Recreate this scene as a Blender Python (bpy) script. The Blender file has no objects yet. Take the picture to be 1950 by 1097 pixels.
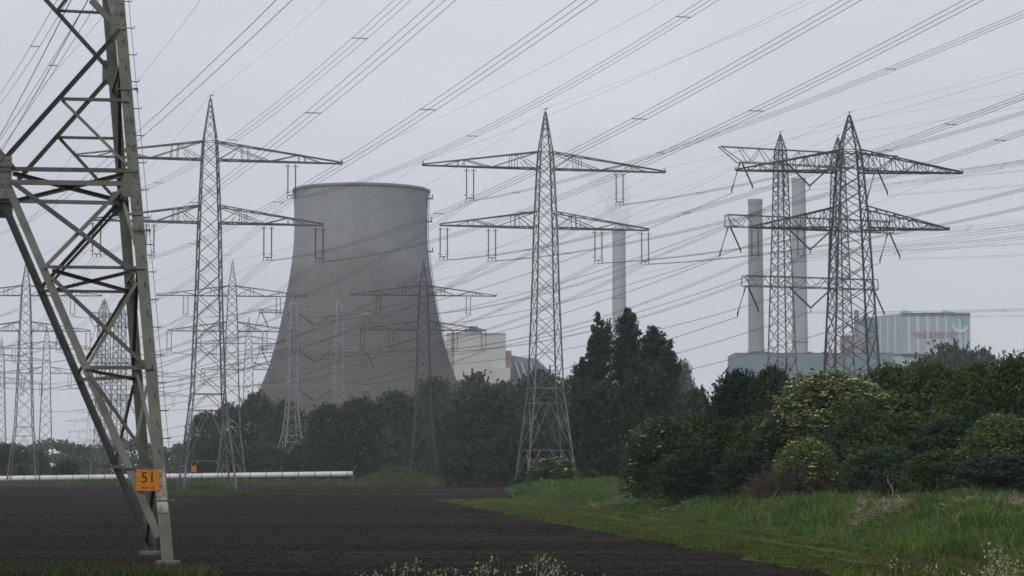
import bpy, math, random
import numpy as np
from math import radians, sin, cos, tan, pi, hypot
from mathutils import Vector, Matrix

SC = bpy.context.scene
COL = SC.collection
# ---------------------------------------------------------------- camera
F = 4800.0; CX = 975.0; CY = 548.5; HOR = 901.0; H = 2.83
TILT = math.atan((HOR - CY) / F)
cam_data = bpy.data.cameras.new('camera')
cam_data.sensor_width = 36.0
cam_data.lens = 36.0 * F / 1950.0
cam_data.clip_start = 0.5
cam_data.clip_end = 12000
cam = bpy.data.objects.new('camera', cam_data)
cam.location = (0, 0, H)
cam.rotation_euler = (pi / 2 + TILT, 0, 0)
COL.objects.link(cam)
SC.camera = cam
# ---------------------------------------------------------------- sky, sun, exposure
SUN_EL, SUN_AZ = radians(42), radians(208)      # high, behind the camera to the left, behind cloud
world = bpy.data.worlds.new('World')
SC.world = world
world.use_nodes = True
wn, wl = world.node_tree.nodes, world.node_tree.links
wn.clear()
w_out = wn.new('ShaderNodeOutputWorld'); w_bg = wn.new('ShaderNodeBackground')
w_sky = wn.new('ShaderNodeTexSky'); w_sky.sky_type = 'NISHITA'; w_sky.sun_disc = False
w_sky.sun_elevation = SUN_EL; w_sky.sun_rotation = SUN_AZ
w_mix = wn.new('ShaderNodeMix'); w_mix.data_type = 'RGBA'; w_mix.inputs[0].default_value = 0.93
w_tc = wn.new('ShaderNodeTexCoord')
w_map = wn.new('ShaderNodeMapping'); w_map.inputs['Scale'].default_value = (3.5, 3.5, 9.0)
w_noise = wn.new('ShaderNodeTexNoise'); w_noise.inputs['Scale'].default_value = 1.0
w_noise.inputs['Detail'].default_value = 4.0; w_noise.inputs['Roughness'].default_value = 0.5
w_ramp = wn.new('ShaderNodeValToRGB')            # even overcast, faintly mottled cloud base
w_ramp.color_ramp.elements[0].position = 0.3; w_ramp.color_ramp.elements[0].color = (6.35, 6.6, 7.25, 1)
w_ramp.color_ramp.elements[1].position = 0.7; w_ramp.color_ramp.elements[1].color = (7.85, 8.1, 8.8, 1)
wl.new(w_tc.outputs['Generated'], w_map.inputs['Vector'])
wl.new(w_map.outputs[0], w_noise.inputs['Vector'])
wl.new(w_noise.outputs[0], w_ramp.inputs[0])
w_sep = wn.new('ShaderNodeSeparateXYZ'); w_grad = wn.new('ShaderNodeMapRange')   # overcast sky is duller towards the horizon
w_grad.inputs[1].default_value = -0.02; w_grad.inputs[2].default_value = 0.24; w_grad.inputs[3].default_value = 0.82; w_grad.inputs[4].default_value = 1.0
w_mul = wn.new('ShaderNodeMix'); w_mul.data_type = 'RGBA'; w_mul.blend_type = 'MULTIPLY'; w_mul.inputs[0].default_value = 1.0
wl.new(w_tc.outputs['Generated'], w_sep.inputs[0]); wl.new(w_sep.outputs[2], w_grad.inputs[0])
wl.new(w_ramp.outputs[0], w_mul.inputs[6]); wl.new(w_grad.outputs[0], w_mul.inputs[7])
wl.new(w_sky.outputs[0], w_mix.inputs[6]); wl.new(w_mul.outputs[2], w_mix.inputs[7])
wl.new(w_mix.outputs[2], w_bg.inputs[0]); w_bg.inputs[1].default_value = 0.098
wl.new(w_bg.outputs[0], w_out.inputs[0])

sun_data = bpy.data.lights.new('sun', 'SUN')
sun_data.energy = 1.0; sun_data.angle = radians(20); sun_data.color = (1.0, 0.97, 0.92)
sun = bpy.data.objects.new('sun', sun_data)
sd = Vector((sin(SUN_AZ) * cos(SUN_EL), cos(SUN_AZ) * cos(SUN_EL), sin(SUN_EL)))
sun.rotation_euler = sd.to_track_quat('Z', 'Y').to_euler()
sun.location = (-40, -60, 120)
COL.objects.link(sun)
SC.view_settings.view_transform = 'Standard'
SC.view_settings.look = 'None'
SC.view_settings.gamma = 1.0
SC.view_settings.exposure = 0.0
SC.render.engine = 'CYCLES'
SC.cycles.volume_bounces = 2
SC.cycles.max_bounces = 6
SC.cycles.diffuse_bounces = 3
SC.cycles.use_denoising = True
SC.cycles.pixel_filter_type = 'BLACKMAN_HARRIS'
SC.cycles.filter_width = 1.6

# ---------------------------------------------------------------- helpers
ct, st_ = cos(TILT), sin(TILT)
def ray(px, py):
    x, z = (px - CX) / F, -(py - CY) / F
    return Vector((x, ct - z * st_, st_ + z * ct))
def at(px, py, Y):
    """the place at distance Y seen at photo pixel px, py"""
    r = ray(px, py); return Vector((0, 0, H)) + r * (Y / r.y)
def xat(px, Y): return (px - CX) / F * Y
def zat(py, Y): return at(CX, py, Y).z

def lerp_table(t, v):
    if v <= t[0][0]: return t[0][1]
    for (a, b), (c, d) in zip(t, t[1:]):
        if v <= c: return b + (d - b) * (v - a) / (c - a)
    return t[-1][1]
def sstep(t):
    t = max(0.0, min(1.0, t)); return t * t * (3 - 2 * t)

ZF = [(-200, 1.2), (24, 1.2), (42, 0.0), (85, 0.0), (300, -0.3), (5000, -0.3)]
def zfield(Y): return lerp_table(ZF, Y)
def field_hit(px, py):
    r = ray(px, py); Y = 60.0
    for _ in range(60):
        Y = (H - zfield(Y)) * r.y / -r.z
    return r.x / r.y * Y, Y
BANK_PX = [(2100, 1100), (1873, 1068), (1777, 1061), (1623, 1040), (1488, 1018), (1315, 995), (1200, 978), (1130, 964), (985, 949)]
BANK = sorted([(field_hit(*p)[1], field_hit(*p)[0]) for p in BANK_PX] + [(20, 18.0), (420, -1.0), (700, -2.0), (5000, -2.0)])
def xbank(Y): return lerp_table(BANK, Y)
STRIP_PX = [(1640, 1110), (1570, 1097), (1469, 1076), (1400, 1060), (1315, 1045), (1215, 1027), (1031, 994), (935, 973), (826, 953)]
STRIP = sorted([(field_hit(*p)[1], field_hit(*p)[0]) for p in STRIP_PX])
def xstrip(Y): return lerp_table([(20, STRIP[0][1] + 2)] + STRIP, Y)
FIELD_END = 600.0
def zground(X, Y):
    z = zfield(Y)
    u = X - xbank(Y)
    if Y > 24:
        b = 1.25 * sstep(u / 5.0) + 0.55 * sstep((u - 5) / 14.0)
        b *= sstep((Y - 24) / 30.0)
        z += b * (1.0 if Y < FIELD_END else 0.7)
    f = sstep((Y - FIELD_END) / 12.0)
    z += f * 1.15 * (1 - sstep(u / 5.0))
    return z

class MB:
    def __init__(s): s.v = []; s.f = []
    def quad(s, a, b, c, d):
        n = len(s.v); s.v += [tuple(a), tuple(b), tuple(c), tuple(d)]; s.f.append((n, n + 1, n + 2, n + 3))
    def bar(s, p, q, w, h=None, up=None):
        """rectangular bar from p to q"""
        p, q = Vector(p), Vector(q); d = q - p
        if d.length < 1e-6: return
        h = w if h is None else h
        d.normalize()
        u = Vector(up) if up is not None else (Vector((0, 0, 1)) if abs(d.z) < 0.9 else Vector((1, 0, 0)))
        a = d.cross(u).normalized(); b = a.cross(d).normalized()
        a *= w / 2; b *= h / 2; n = len(s.v)
        for c in (p, q):
            for e, g in ((-1, -1), (1, -1), (1, 1), (-1, 1)):
                s.v.append(tuple(c + a * e + b * g))
        s.f += [(n, n + 3, n + 2, n + 1), (n + 4, n + 5, n + 6, n + 7)]
        for i in range(4):
            j = (i + 1) % 4; s.f.append((n + i, n + j, n + 4 + j, n + 4 + i))
    def angle(s, p, q, w, t, e1, e2):
        """steel angle (L section): corner line p-q, flanges of width w along e1 and e2"""
        p, q, e1, e2 = Vector(p), Vector(q), Vector(e1), Vector(e2)
        d = (q - p).normalized()
        e1 = (e1 - d * e1.dot(d)).normalized()
        e2 = (e2 - d * e2.dot(d) - e1 * e2.dot(e1)).normalized()
        prof = [(0, 0), (w, 0), (w, t), (t, t), (t, w), (0, w)]
        n = len(s.v)
        for c in (p, q):
            for a, b in prof: s.v.append(tuple(c + e1 * a + e2 * b))
        for i in range(6):
            j = (i + 1) % 6; s.f.append((n + i, n + j, n + 6 + j, n + 6 + i))
        s.f += [(n, n + 1, n + 2, n + 3), (n, n + 3, n + 4, n + 5), (n + 6, n + 9, n + 8, n + 7), (n + 6, n + 11, n + 10, n + 9)]
    def box(s, x0, x1, y0, y1, z0, z1, R=None, o=(0, 0, 0)):
        n = len(s.v)
        for x, y, z in ((x0, y0, z0), (x1, y0, z0), (x1, y1, z0), (x0, y1, z0), (x0, y0, z1), (x1, y0, z1), (x1, y1, z1), (x0, y1, z1)):
            s.v.append((x, y, z))
        s.f += [(n, n + 3, n + 2, n + 1), (n + 4, n + 5, n + 6, n + 7)]
        for i in range(4):
            j = (i + 1) % 4; s.f.append((n + i, n + j, n + 4 + j, n + 4 + i))
    def tube(s, pts, r, k=5):
        pts = [Vector(p) for p in pts]; n0 = len(s.v)
        rr = r if isinstance(r, (list, tuple)) else [r] * len(pts)
        for i, p in enumerate(pts):
            d = (pts[min(i + 1, len(pts) - 1)] - pts[max(i - 1, 0)]).normalized()
            u = Vector((0, 0, 1)) if abs(d.z) < 0.95 else Vector((1, 0, 0))
            a = d.cross(u).normalized(); b = a.cross(d)
            for j in range(k):
                t = 2 * pi * j / k
                s.v.append(tuple(p + (a * cos(t) + b * sin(t)) * rr[i]))
        for i in range(len(pts) - 1):
            for j in range(k):
                q = (j + 1) % k; a = n0 + i * k
                s.f.append((a + j, a + q, a + k + q, a + k + j))
        s.f.append(tuple(n0 + j for j in range(k))[::-1])
        s.f.append(tuple(n0 + (len(pts) - 1) * k + j for j in range(k)))
    def lathe(s, prof, k=8, c=(0, 0), cap=True):
        n0 = len(s.v)
        for r, z in prof:
            for j in range(k):
                t = 2 * pi * j / k; s.v.append((c[0] + r * cos(t), c[1] + r * sin(t), z))
        for i in range(len(prof) - 1):
            for j in range(k):
                q = (j + 1) % k; a = n0 + i * k
                s.f.append((a + j, a + q, a + k + q, a + k + j))
        if cap:
            s.f.append(tuple(n0 + j for j in range(k))[::-1])
            s.f.append(tuple(n0 + (len(prof) - 1) * k + j for j in range(k)))
    def build(s, name, m, parent=None, smooth=False):
        me = bpy.data.meshes.new(name); me.from_pydata(s.v, [], s.f); me.update()
        return link(name, me, m, parent, smooth)

def link(name, me, m, parent=None, smooth=False):
    if m is not None and not me.materials: me.materials.append(m)
    if smooth: me.polygons.foreach_set('use_smooth', [True] * len(me.polygons))
    o = bpy.data.objects.new(name, me); COL.objects.link(o)
    if parent is not None: o.parent = parent
    return o
def np_mesh(name, V, k, m, parent=None):
    """V: (n*k,3) array, n faces of k verts each"""
    V = np.asarray(V, dtype=np.float32).reshape(-1, 3); nv = len(V); nf = nv // k
    me = bpy.data.meshes.new(name)
    me.vertices.add(nv); me.vertices.foreach_set('co', V.ravel())
    me.loops.add(nv); me.loops.foreach_set('vertex_index', np.arange(nv, dtype=np.int32))
    me.polygons.add(nf); me.polygons.foreach_set('loop_start', np.arange(0, nv, k, dtype=np.int32))
    me.polygons.foreach_set('loop_total', np.full(nf, k, dtype=np.int32))
    me.update(calc_edges=True); me.validate()
    return link(name, me, m, parent)
def tag(o, label=None, cat=None, group=None, kind=None):
    if label: o['label'] = label
    if cat: o['category'] = cat
    if group: o['group'] = group
    if kind: o['kind'] = kind
    return o
def empty(name, loc, rz=0, scale=1.0):
    o = bpy.data.objects.new(name, None); COL.objects.link(o)
    o.location = loc; o.rotation_euler = (0, 0, rz)
    o.scale = (scale,) * 3 if not isinstance(scale, (tuple, list)) else scale
    o.empty_display_size = 0.5
    return o
def copy_tree(o, parent=None):
    c = o.copy(); COL.objects.link(c)
    if parent is not None: c.parent = parent
    for ch in list(o.children): copy_tree(ch, c)
    return c
def text_mesh(body, size, extrude=0.02):
    cu = bpy.data.curves.new('letters', 'FONT'); cu.body = body; cu.size = size; cu.extrude = extrude
    cu.align_x = 'CENTER'; cu.align_y = 'CENTER'
    t = bpy.data.objects.new('letters', cu); COL.objects.link(t)
    bpy.context.view_layer.update()
    me = bpy.data.meshes.new_from_object(t.evaluated_get(bpy.context.evaluated_depsgraph_get()))
    bpy.data.objects.remove(t)
    return me

# ---------------------------------------------------------------- materials
def mat(name, col, rough=0.7, metal=0.0, noise=None, col2=None, coord='Object', detail=5, stretch=None, bump=0.0, spec=0.3, rand=0.0, pos=(0.35, 0.65), obj_rand=None):
    m = bpy.data.materials.new(name); m.use_nodes = True
    n, l = m.node_tree.nodes, m.node_tree.links
    b = n['Principled BSDF']
    b.inputs['Roughness'].default_value = rough; b.inputs['Metallic'].default_value = metal
    b.inputs['Specular IOR Level'].default_value = spec
    b.inputs['Base Color'].default_value = (*col, 1)
    src = None
    if noise:
        tc = n.new('ShaderNodeTexCoord'); nz = n.new('ShaderNodeTexNoise')
        nz.inputs['Scale'].default_value = noise; nz.inputs['Detail'].default_value = detail
        if stretch:
            mp = n.new('ShaderNodeMapping'); mp.inputs['Scale'].default_value = stretch
            l.new(tc.outputs[coord], mp.inputs[0]); l.new(mp.outputs[0], nz.inputs['Vector'])
        else: l.new(tc.outputs[coord], nz.inputs['Vector'])
        rp = n.new('ShaderNodeValToRGB')
        rp.color_ramp.elements[0].position = pos[0]; rp.color_ramp.elements[0].color = (*col, 1)
        rp.color_ramp.elements[1].position = pos[1]; rp.color_ramp.elements[1].color = (*(col2 or col), 1)
        l.new(nz.outputs[0], rp.inputs[0]); src = rp.outputs[0]
        if bump:
            bp = n.new('ShaderNodeBump'); bp.inputs['Strength'].default_value = bump; bp.inputs['Distance'].default_value = 0.1
            l.new(nz.outputs[0], bp.inputs['Height']); l.new(bp.outputs[0], b.inputs['Normal'])
    if rand:
        # each island (leaf, blade, stick) gets its own lightness
        ge = n.new('ShaderNodeNewGeometry'); mr = n.new('ShaderNodeMapRange')
        mr.inputs[3].default_value = 1 - rand; mr.inputs[4].default_value = 1 + rand
        l.new(ge.outputs['Random Per Island'], mr.inputs[0])
        hs = n.new('ShaderNodeHueSaturation')
        if src: l.new(src, hs.inputs['Color'])
        else: hs.inputs['Color'].default_value = (*col, 1)
        l.new(mr.outputs[0], hs.inputs['Value']); src = hs.outputs[0]
    if src: l.new(src, b.inputs['Base Color'])
    return m
def leafmat(name, c1, c2, scale=0.35, rand=0.35, trans=0.25):
    m = mat(name, c1, 0.62, 0, scale, c2, rand=rand, spec=0.25, detail=3)
    n, l = m.node_tree.nodes, m.node_tree.links
    b = n['Principled BSDF']; out = n['Material Output']
    t = n.new('ShaderNodeBsdfTranslucent'); mx = n.new('ShaderNodeMixShader'); mx.inputs[0].default_value = trans
    oi = n.new('ShaderNodeObjectInfo'); mo = n.new('ShaderNodeMapRange'); mo.inputs[3].default_value = .78; mo.inputs[4].default_value = 1.35
    h2 = n.new('ShaderNodeHueSaturation'); mh = n.new('ShaderNodeMapRange'); mh.inputs[3].default_value = .485; mh.inputs[4].default_value = .51
    l.new(oi.outputs['Random'], mo.inputs[0]); l.new(mo.outputs[0], h2.inputs['Value']); l.new(oi.outputs['Random'], mh.inputs[0]); l.new(mh.outputs[0], h2.inputs['Hue'])
    for lk in list(b.inputs['Base Color'].links): l.new(lk.from_socket, h2.inputs['Color'])
    l.new(h2.outputs[0], b.inputs['Base Color']); l.new(h2.outputs[0], t.inputs[0])
    l.new(b.outputs[0], mx.inputs[1]); l.new(t.outputs[0], mx.inputs[2]); l.new(mx.outputs[0], out.inputs[0])
    return m

M = {}
M['steel'] = mat('galvanised_steel', (0.095, 0.10, 0.105), 0.55, 0.25, 0.35, (0.20, 0.205, 0.21), spec=0.4)
M['steel_pale'] = mat('fresh_galvanised_steel', (0.26, 0.265, 0.27), 0.55, 0.2, 0.35, (0.36, 0.365, 0.37))
M['steel_dark'] = mat('dark_steel', (0.055, 0.058, 0.062), 0.6, 0.2, 0.4, (0.095, 0.097, 0.10))
M['green_steel'] = mat('grey_green_painted_steel', (0.125, 0.135, 0.105), 0.6, 0.0, 1.6, (0.185, 0.195, 0.155), detail=8, bump=0.05)
M['green_shade'] = mat('shaded_green_painted_steel', (0.075, 0.08, 0.068), 0.6, 0.0, 1.6, (0.11, 0.115, 0.095), detail=8)  # same green paint with shade put into the colour, for the darker struts
M['insul'] = mat('brown_glazed_porcelain', (0.045, 0.03, 0.03), 0.3, 0, spec=0.5)
M['wire'] = mat('aluminium_wire', (0.07, 0.075, 0.08), 0.5, 0.4)
M['orange'] = mat('orange_enamel', (0.62, 0.21, 0.015), 0.45, 0, 9.0, (0.52, 0.17, 0.015))
M['black'] = mat('black_lettering', (0.035, 0.012, 0.01), 0.6)
M['white'] = mat('peeling_white_paint', (0.55, 0.53, 0.48), 0.7, 0, 5.0, (0.22, 0.2, 0.16), detail=8)
M['concrete'] = mat('footing_concrete', (0.11, 0.11, 0.10), 0.9, 0, 2.0, (0.17, 0.165, 0.15))
M['cream'] = mat('cream_cladding', (0.53, 0.52, 0.505), 0.8, 0, 0.05, (0.58, 0.57, 0.555))
M['redbrown'] = mat('red_brown_cladding', (0.27, 0.185, 0.19), 0.8)
M['bluegrey'] = mat('blue_grey_cladding', (0.17, 0.235, 0.27), 0.7, 0, 0.08, (0.20, 0.265, 0.30))
M['lightclad'] = mat('pale_blue_grey_cladding', (0.34, 0.40, 0.43), 0.7, 0, 0.05, (0.37, 0.43, 0.46))
M['paleclad'] = mat('pale_ribbed_cladding', (0.50, 0.575, 0.60), 0.7)
M['darkroof'] = mat('dark_roof', (0.10, 0.11, 0.12), 0.8)
M['pinkbrick'] = mat('pinkish_brick', (0.30, 0.265, 0.28), 0.8)
M['signred'] = mat('sign_red', (0.40, 0.22, 0.28), 0.6)
M['signteal'] = mat('sign_teal', (0.13, 0.47, 0.43), 0.6)
M['signwhite'] = mat('sign_white', (0.55, 0.66, 0.70), 0.6)
M['pipe'] = mat('white_pipe_cladding', (0.72, 0.72, 0.72), 0.45, 0, 0.4, (0.60, 0.60, 0.61), spec=0.5)
M['bark'] = mat('bark', (0.05, 0.042, 0.033), 0.9, 0, 3.0, (0.08, 0.07, 0.055))
M['dead'] = mat('pale_dead_wood', (0.30, 0.26, 0.20), 0.85, rand=0.45)
M['brush'] = mat('brown_brushwood', (0.070, 0.056, 0.042), 0.9, rand=0.4)
M['blossom'] = mat('cream_blossom', (0.42, 0.45, 0.25), 0.8, rand=0.35)
M['seed'] = mat('straw_seed_head', (0.27, 0.26, 0.15), 0.8, rand=0.4)
M['stem'] = mat('pale_green_stem', (0.16, 0.18, 0.07), 0.8)
# foliage
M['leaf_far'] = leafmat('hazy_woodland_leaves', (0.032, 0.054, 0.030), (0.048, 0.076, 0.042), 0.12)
M['leaf_mid'] = leafmat('woodland_leaves', (0.022, 0.045, 0.021), (0.038, 0.069, 0.030), 0.15)
M['leaf_dark'] = leafmat('dark_leaves', (0.018, 0.037, 0.015), (0.034, 0.062, 0.023), 0.3)
M['leaf_poplar'] = leafmat('poplar_leaves', (0.017, 0.036, 0.020), (0.032, 0.060, 0.031), 0.2)
M['leaf_olive'] = leafmat('olive_leaves', (0.034, 0.058, 0.014), (0.070, 0.102, 0.022), 0.45)
M['leaf_green'] = leafmat('fresh_leaves', (0.040, 0.072, 0.022), (0.070, 0.115, 0.034), 0.5)
M['leaf_elder'] = leafmat('elder_leaves', (0.066, 0.108, 0.028), (0.135, 0.190, 0.054), 0.6)
M['leaf_blue'] = leafmat('grey_green_leaves', (0.034, 0.064, 0.032), (0.058, 0.098, 0.048), 0.5)
M['grass_tall'] = leafmat('tall_grass_blades', (0.030, 0.080, 0.012), (0.100, 0.150, 0.028), 0.30, rand=0.45, trans=0.3)
M['grass_mound'] = leafmat('rough_mound_grass_blades', (0.045, 0.072, 0.022), (0.080, 0.105, 0.034), 0.15, rand=0.35)
M['grass_mown'] = leafmat('short_mown_grass_blades', (0.034, 0.050, 0.012), (0.105, 0.155, 0.016), 0.5, rand=0.35, trans=0.2)
M['grass_straw'] = mat('straw_coloured_grass', (0.16, 0.14, 0.075), 0.8, rand=0.4)
M['grass_far'] = leafmat('verge_grass_blades', (0.032, 0.046, 0.016), (0.058, 0.072, 0.026), 0.1, rand=0.35)

def soil_material():
    m = bpy.data.materials.new('dark_tilled_soil'); m.use_nodes = True
    n, l = m.node_tree.nodes, m.node_tree.links; b = n['Principled BSDF']
    b.inputs['Roughness'].default_value = 0.95; b.inputs['Specular IOR Level'].default_value = 0.03
    tc = n.new('ShaderNodeTexCoord')
    def nz(scale, st, det=6, rough=0.6):
        mp = n.new('ShaderNodeMapping'); mp.inputs['Scale'].default_value = st
        mp.inputs['Rotation'].default_value = (0, 0, radians(4))
        t = n.new('ShaderNodeTexNoise'); t.inputs['Scale'].default_value = scale; t.inputs['Detail'].default_value = det
        t.inputs['Roughness'].default_value = rough
        l.new(tc.outputs['Object'], mp.inputs[0]); l.new(mp.outputs[0], t.inputs['Vector']); return t
    row = nz(1.0, (0.016, 0.34, 1), 6, 0.75)       # rows left by the drill, running across the view
    fine = nz(1.0, (0.30, 1.5, 1), 6, 0.8)
    clod = nz(2.6, (1, 1, 1), 8, 0.75)
    big = nz(0.03, (0.5, 1.4, 1), 4)
    def ramp(src, p0, c0, p1, c1):
        r = n.new('ShaderNodeValToRGB'); r.color_ramp.elements[0].position = p0; r.color_ramp.elements[0].color = (*c0, 1)
        r.color_ramp.elements[1].position = p1; r.color_ramp.elements[1].color = (*c1, 1); l.new(src, r.inputs[0]); return r
    acc = ramp(row.outputs[0], 0.38, (0.0090, 0.0070, 0.0055), 0.62, (0.036, 0.0290, 0.0220)).outputs[0]
    for src, p0, c0, p1, c1 in ((fine, 0.34, 0.68, 0.68, 1.34), (clod, 0.35, 0.6, 0.75, 1.4), (big, 0.36, 0.74, 0.64, 1.28)):
        r = ramp(src.outputs[0], p0, (c0, c0, c0), p1, (c1, c1 * .985, c1 * .96))
        mx = n.new('ShaderNodeMix'); mx.data_type = 'RGBA'; mx.blend_type = 'MULTIPLY'; mx.inputs[0].default_value = 1
        l.new(acc, mx.inputs[6]); l.new(r.outputs[0], mx.inputs[7]); acc = mx.outputs[2]
    l.new(acc, b.inputs['Base Color'])
    bp = n.new('ShaderNodeBump'); bp.inputs['Strength'].default_value = 0.6; bp.inputs['Distance'].default_value = 0.06
    l.new(clod.outputs[0], bp.inputs['Height']); l.new(bp.outputs[0], b.inputs['Normal'])
    return m
M['soil'] = soil_material()
def grass_ground(name, c1, c2, c3, st=(1, 1, 1), s1=0.25, s2=3.0):
    m = bpy.data.materials.new(name); m.use_nodes = True
    n, l = m.node_tree.nodes, m.node_tree.links; b = n['Principled BSDF']
    b.inputs['Roughness'].default_value = 0.9; b.inputs['Specular IOR Level'].default_value = 0.03
    tc = n.new('ShaderNodeTexCoord'); mp = n.new('ShaderNodeMapping'); mp.inputs['Scale'].default_value = st
    mp.inputs['Rotation'].default_value = (0, 0, radians(-5))
    l.new(tc.outputs['Object'], mp.inputs[0])
    a = n.new('ShaderNodeTexNoise'); a.inputs['Scale'].default_value = s1; a.inputs['Detail'].default_value = 6; a.inputs['Roughness'].default_value = 0.65
    c = n.new('ShaderNodeTexNoise'); c.inputs['Scale'].default_value = s2; c.inputs['Detail'].default_value = 6
    l.new(mp.outputs[0], a.inputs['Vector']); l.new(tc.outputs['Object'], c.inputs['Vector'])
    r = n.new('ShaderNodeValToRGB'); e = r.color_ramp.elements
    e[0].position = 0.36; e[0].color = (*c1, 1); e[1].position = 0.66; e[1].color = (*c3, 1)
    k = e.new(0.5); k.color = (*c2, 1)
    l.new(a.outputs[0], r.inputs[0])
    r2 = n.new('ShaderNodeValToRGB'); r2.color_ramp.elements[0].position = 0.3; r2.color_ramp.elements[0].color = (0.6, 0.6, 0.6, 1)
    r2.color_ramp.elements[1].position = 0.7; r2.color_ramp.elements[1].color = (1.3, 1.3, 1.3, 1); l.new(c.outputs[0], r2.inputs[0])
    mx = n.new('ShaderNodeMix'); mx.data_type = 'RGBA'; mx.blend_type = 'MULTIPLY'; mx.inputs[0].default_value = 1
    l.new(r.outputs[0], mx.inputs[6]); l.new(r2.outputs[0], mx.inputs[7]); l.new(mx.outputs[2], b.inputs['Base Color'])
    bp = n.new('ShaderNodeBump'); bp.inputs['Strength'].default_value = 0.7; bp.inputs['Distance'].default_value = 0.08
    l.new(c.outputs[0], bp.inputs['Height']); l.new(bp.outputs[0], b.inputs['Normal'])
    return m
M['meadow'] = grass_ground('rough_grass_ground', (0.022, 0.036, 0.010), (0.034, 0.052, 0.013), (0.052, 0.060, 0.021))
M['strip'] = grass_ground('mown_yellow_green_grass', (0.030, 0.036, 0.013), (0.046, 0.064, 0.013), (0.072, 0.108, 0.015), st=(1.0, 0.06, 1), s1=0.75, s2=3.0)

def tower_material():
    m = bpy.data.materials.new('stained_tower_concrete'); m.use_nodes = True
    n, l = m.node_tree.nodes, m.node_tree.links; b = n['Principled BSDF']; b.inputs['Roughness'].default_value = 0.9
    b.inputs['Specular IOR Level'].default_value = 0.1
    tc = n.new('ShaderNodeTexCoord'); sp = n.new('ShaderNodeSeparateXYZ'); l.new(tc.outputs['Object'], sp.inputs[0])
    mp = n.new('ShaderNodeMapping'); mp.inputs['Scale'].default_value = (0.30, 0.30, 0.006)
    st = n.new('ShaderNodeTexNoise'); st.inputs['Scale'].default_value = 1; st.inputs['Detail'].default_value = 5
    l.new(tc.outputs['Object'], mp.inputs[0]); l.new(mp.outputs[0], st.inputs['Vector'])
    bl = n.new('ShaderNodeTexNoise'); bl.inputs['Scale'].default_value = 0.028; bl.inputs['Detail'].default_value = 4
    l.new(tc.outputs['Object'], bl.inputs['Vector'])
    # washed-out paint above, grimy weathered shell below an uneven tide line
    ad = n.new('ShaderNodeMath'); ad.operation = 'MULTIPLY_ADD'; ad.inputs[1].default_value = 46.0
    l.new(bl.outputs[0], ad.inputs[0]); l.new(sp.outputs[2], ad.inputs[2])
    mr = n.new('ShaderNodeMapRange'); mr.inputs[1].default_value = 28; mr.inputs[2].default_value = 133
    l.new(ad.outputs[0], mr.inputs[0])
    r = n.new('ShaderNodeValToRGB'); e = r.color_ramp.elements
    e[0].position = 0.0; e[0].color = (0.115, 0.112, 0.110, 1); e[1].position = 1.0; e[1].color = (0.31, 0.315, 0.32, 1)
    for p, c in ((0.42, (0.13, 0.126, 0.124)), (0.76, (0.185, 0.182, 0.182)), (0.86, (0.275, 0.278, 0.28))):
        k = e.new(p); k.color = (*c, 1)
    l.new(mr.outputs[0], r.inputs[0])
    r2 = n.new('ShaderNodeValToRGB'); r2.color_ramp.elements[0].position = 0.3; r2.color_ramp.elements[0].color = (0.93, 0.93, 0.93, 1)
    r2.color_ramp.elements[1].position = 0.7; r2.color_ramp.elements[1].color = (1.05, 1.05, 1.05, 1); l.new(st.outputs[0], r2.inputs[0])
    mx = n.new('ShaderNodeMix'); mx.data_type = 'RGBA'; mx.blend_type = 'MULTIPLY'; mx.inputs[0].default_value = 1
    l.new(r.outputs[0], mx.inputs[6]); l.new(r2.outputs[0], mx.inputs[7]); l.new(mx.outputs[2], b.inputs['Base Color'])
    return m
M['tower'] = tower_material()
M['stack'] = mat('chimney_concrete', (0.27, 0.268, 0.272), 0.9, 0, 0.03, (0.32, 0.318, 0.322), stretch=(1, 1, 0.2))
M['stack_pale'] = mat('pale_chimney_concrete', (0.37, 0.372, 0.385), 0.9, 0, 0.03, (0.43, 0.432, 0.445), stretch=(1, 1, 0.2))

# ---------------------------------------------------------------- ground
ROWS = list(np.arange(-140, 20, 20)) + list(np.arange(20, 90, 2.0)) + list(np.arange(90, 300, 5.0)) + list(np.arange(300, 590, 10.0)) + list(np.arange(590, 630, 2.0)) + list(np.arange(630, 900, 15.0)) + list(np.arange(900, 3000, 100.0)) + [3200]
COLS = [-1300, -700, -400, -250, -150, -100, -70, -50, -35, -25, -18, -12, -8] + list(np.arange(-6, 34, 1.0)) + [36, 40, 46, 55, 70, 90, 120, 170, 250, 400, 700, 1300]
def sheet(name, rows, xs_of, dz, m, dz0=None):
    b = MB(); nc = None
    for Y in rows:
        xs = xs_of(Y); nc = len(xs)
        for k, X in enumerate(xs): b.v.append((X, Y, zground(X, Y) + (dz0 if dz0 is not None and k == 0 else dz)))
    for i in range(len(rows) - 1):
        for j in range(nc - 1):
            a = i * nc + j; b.f.append((a, a + 1, a + nc + 1, a + nc))
    return tag(b.build(name, m, None, True), kind='structure')
sheet('ground', ROWS, lambda Y: COLS, 0.0, M['meadow'])
frows = [Y for Y in ROWS if 46 <= Y <= FIELD_END]
fcols = [-700, -400, -250, -150, -100, -70, -50, -35, -25, -18, -12, -8, -4, 0, 0.5, 1.0]
def field_xs(Y):
    xr = xbank(Y) - 0.4
    return [min(x, xr - 0.01 * (20 - i)) for i, x in enumerate([c for c in fcols[:-3]])] + [xr - 8, xr - 4, xr]
def field_cols(Y):
    xr = xbank(Y) - 0.4
    base = [-700, -400, -250, -150, -100, -70, -50, -35, -25]
    return base + [xr + (-20 - xr) * t for t in (0.8, 0.6, 0.4, 0.2)] + [xr]
sheet('field', frows, field_cols, 0.04, M['soil'])
srows = [Y for Y in ROWS if 46 <= Y <= STRIP[-1][0] + 26]
tipx, tipy = STRIP[-1][1], STRIP[-1][0]
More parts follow.
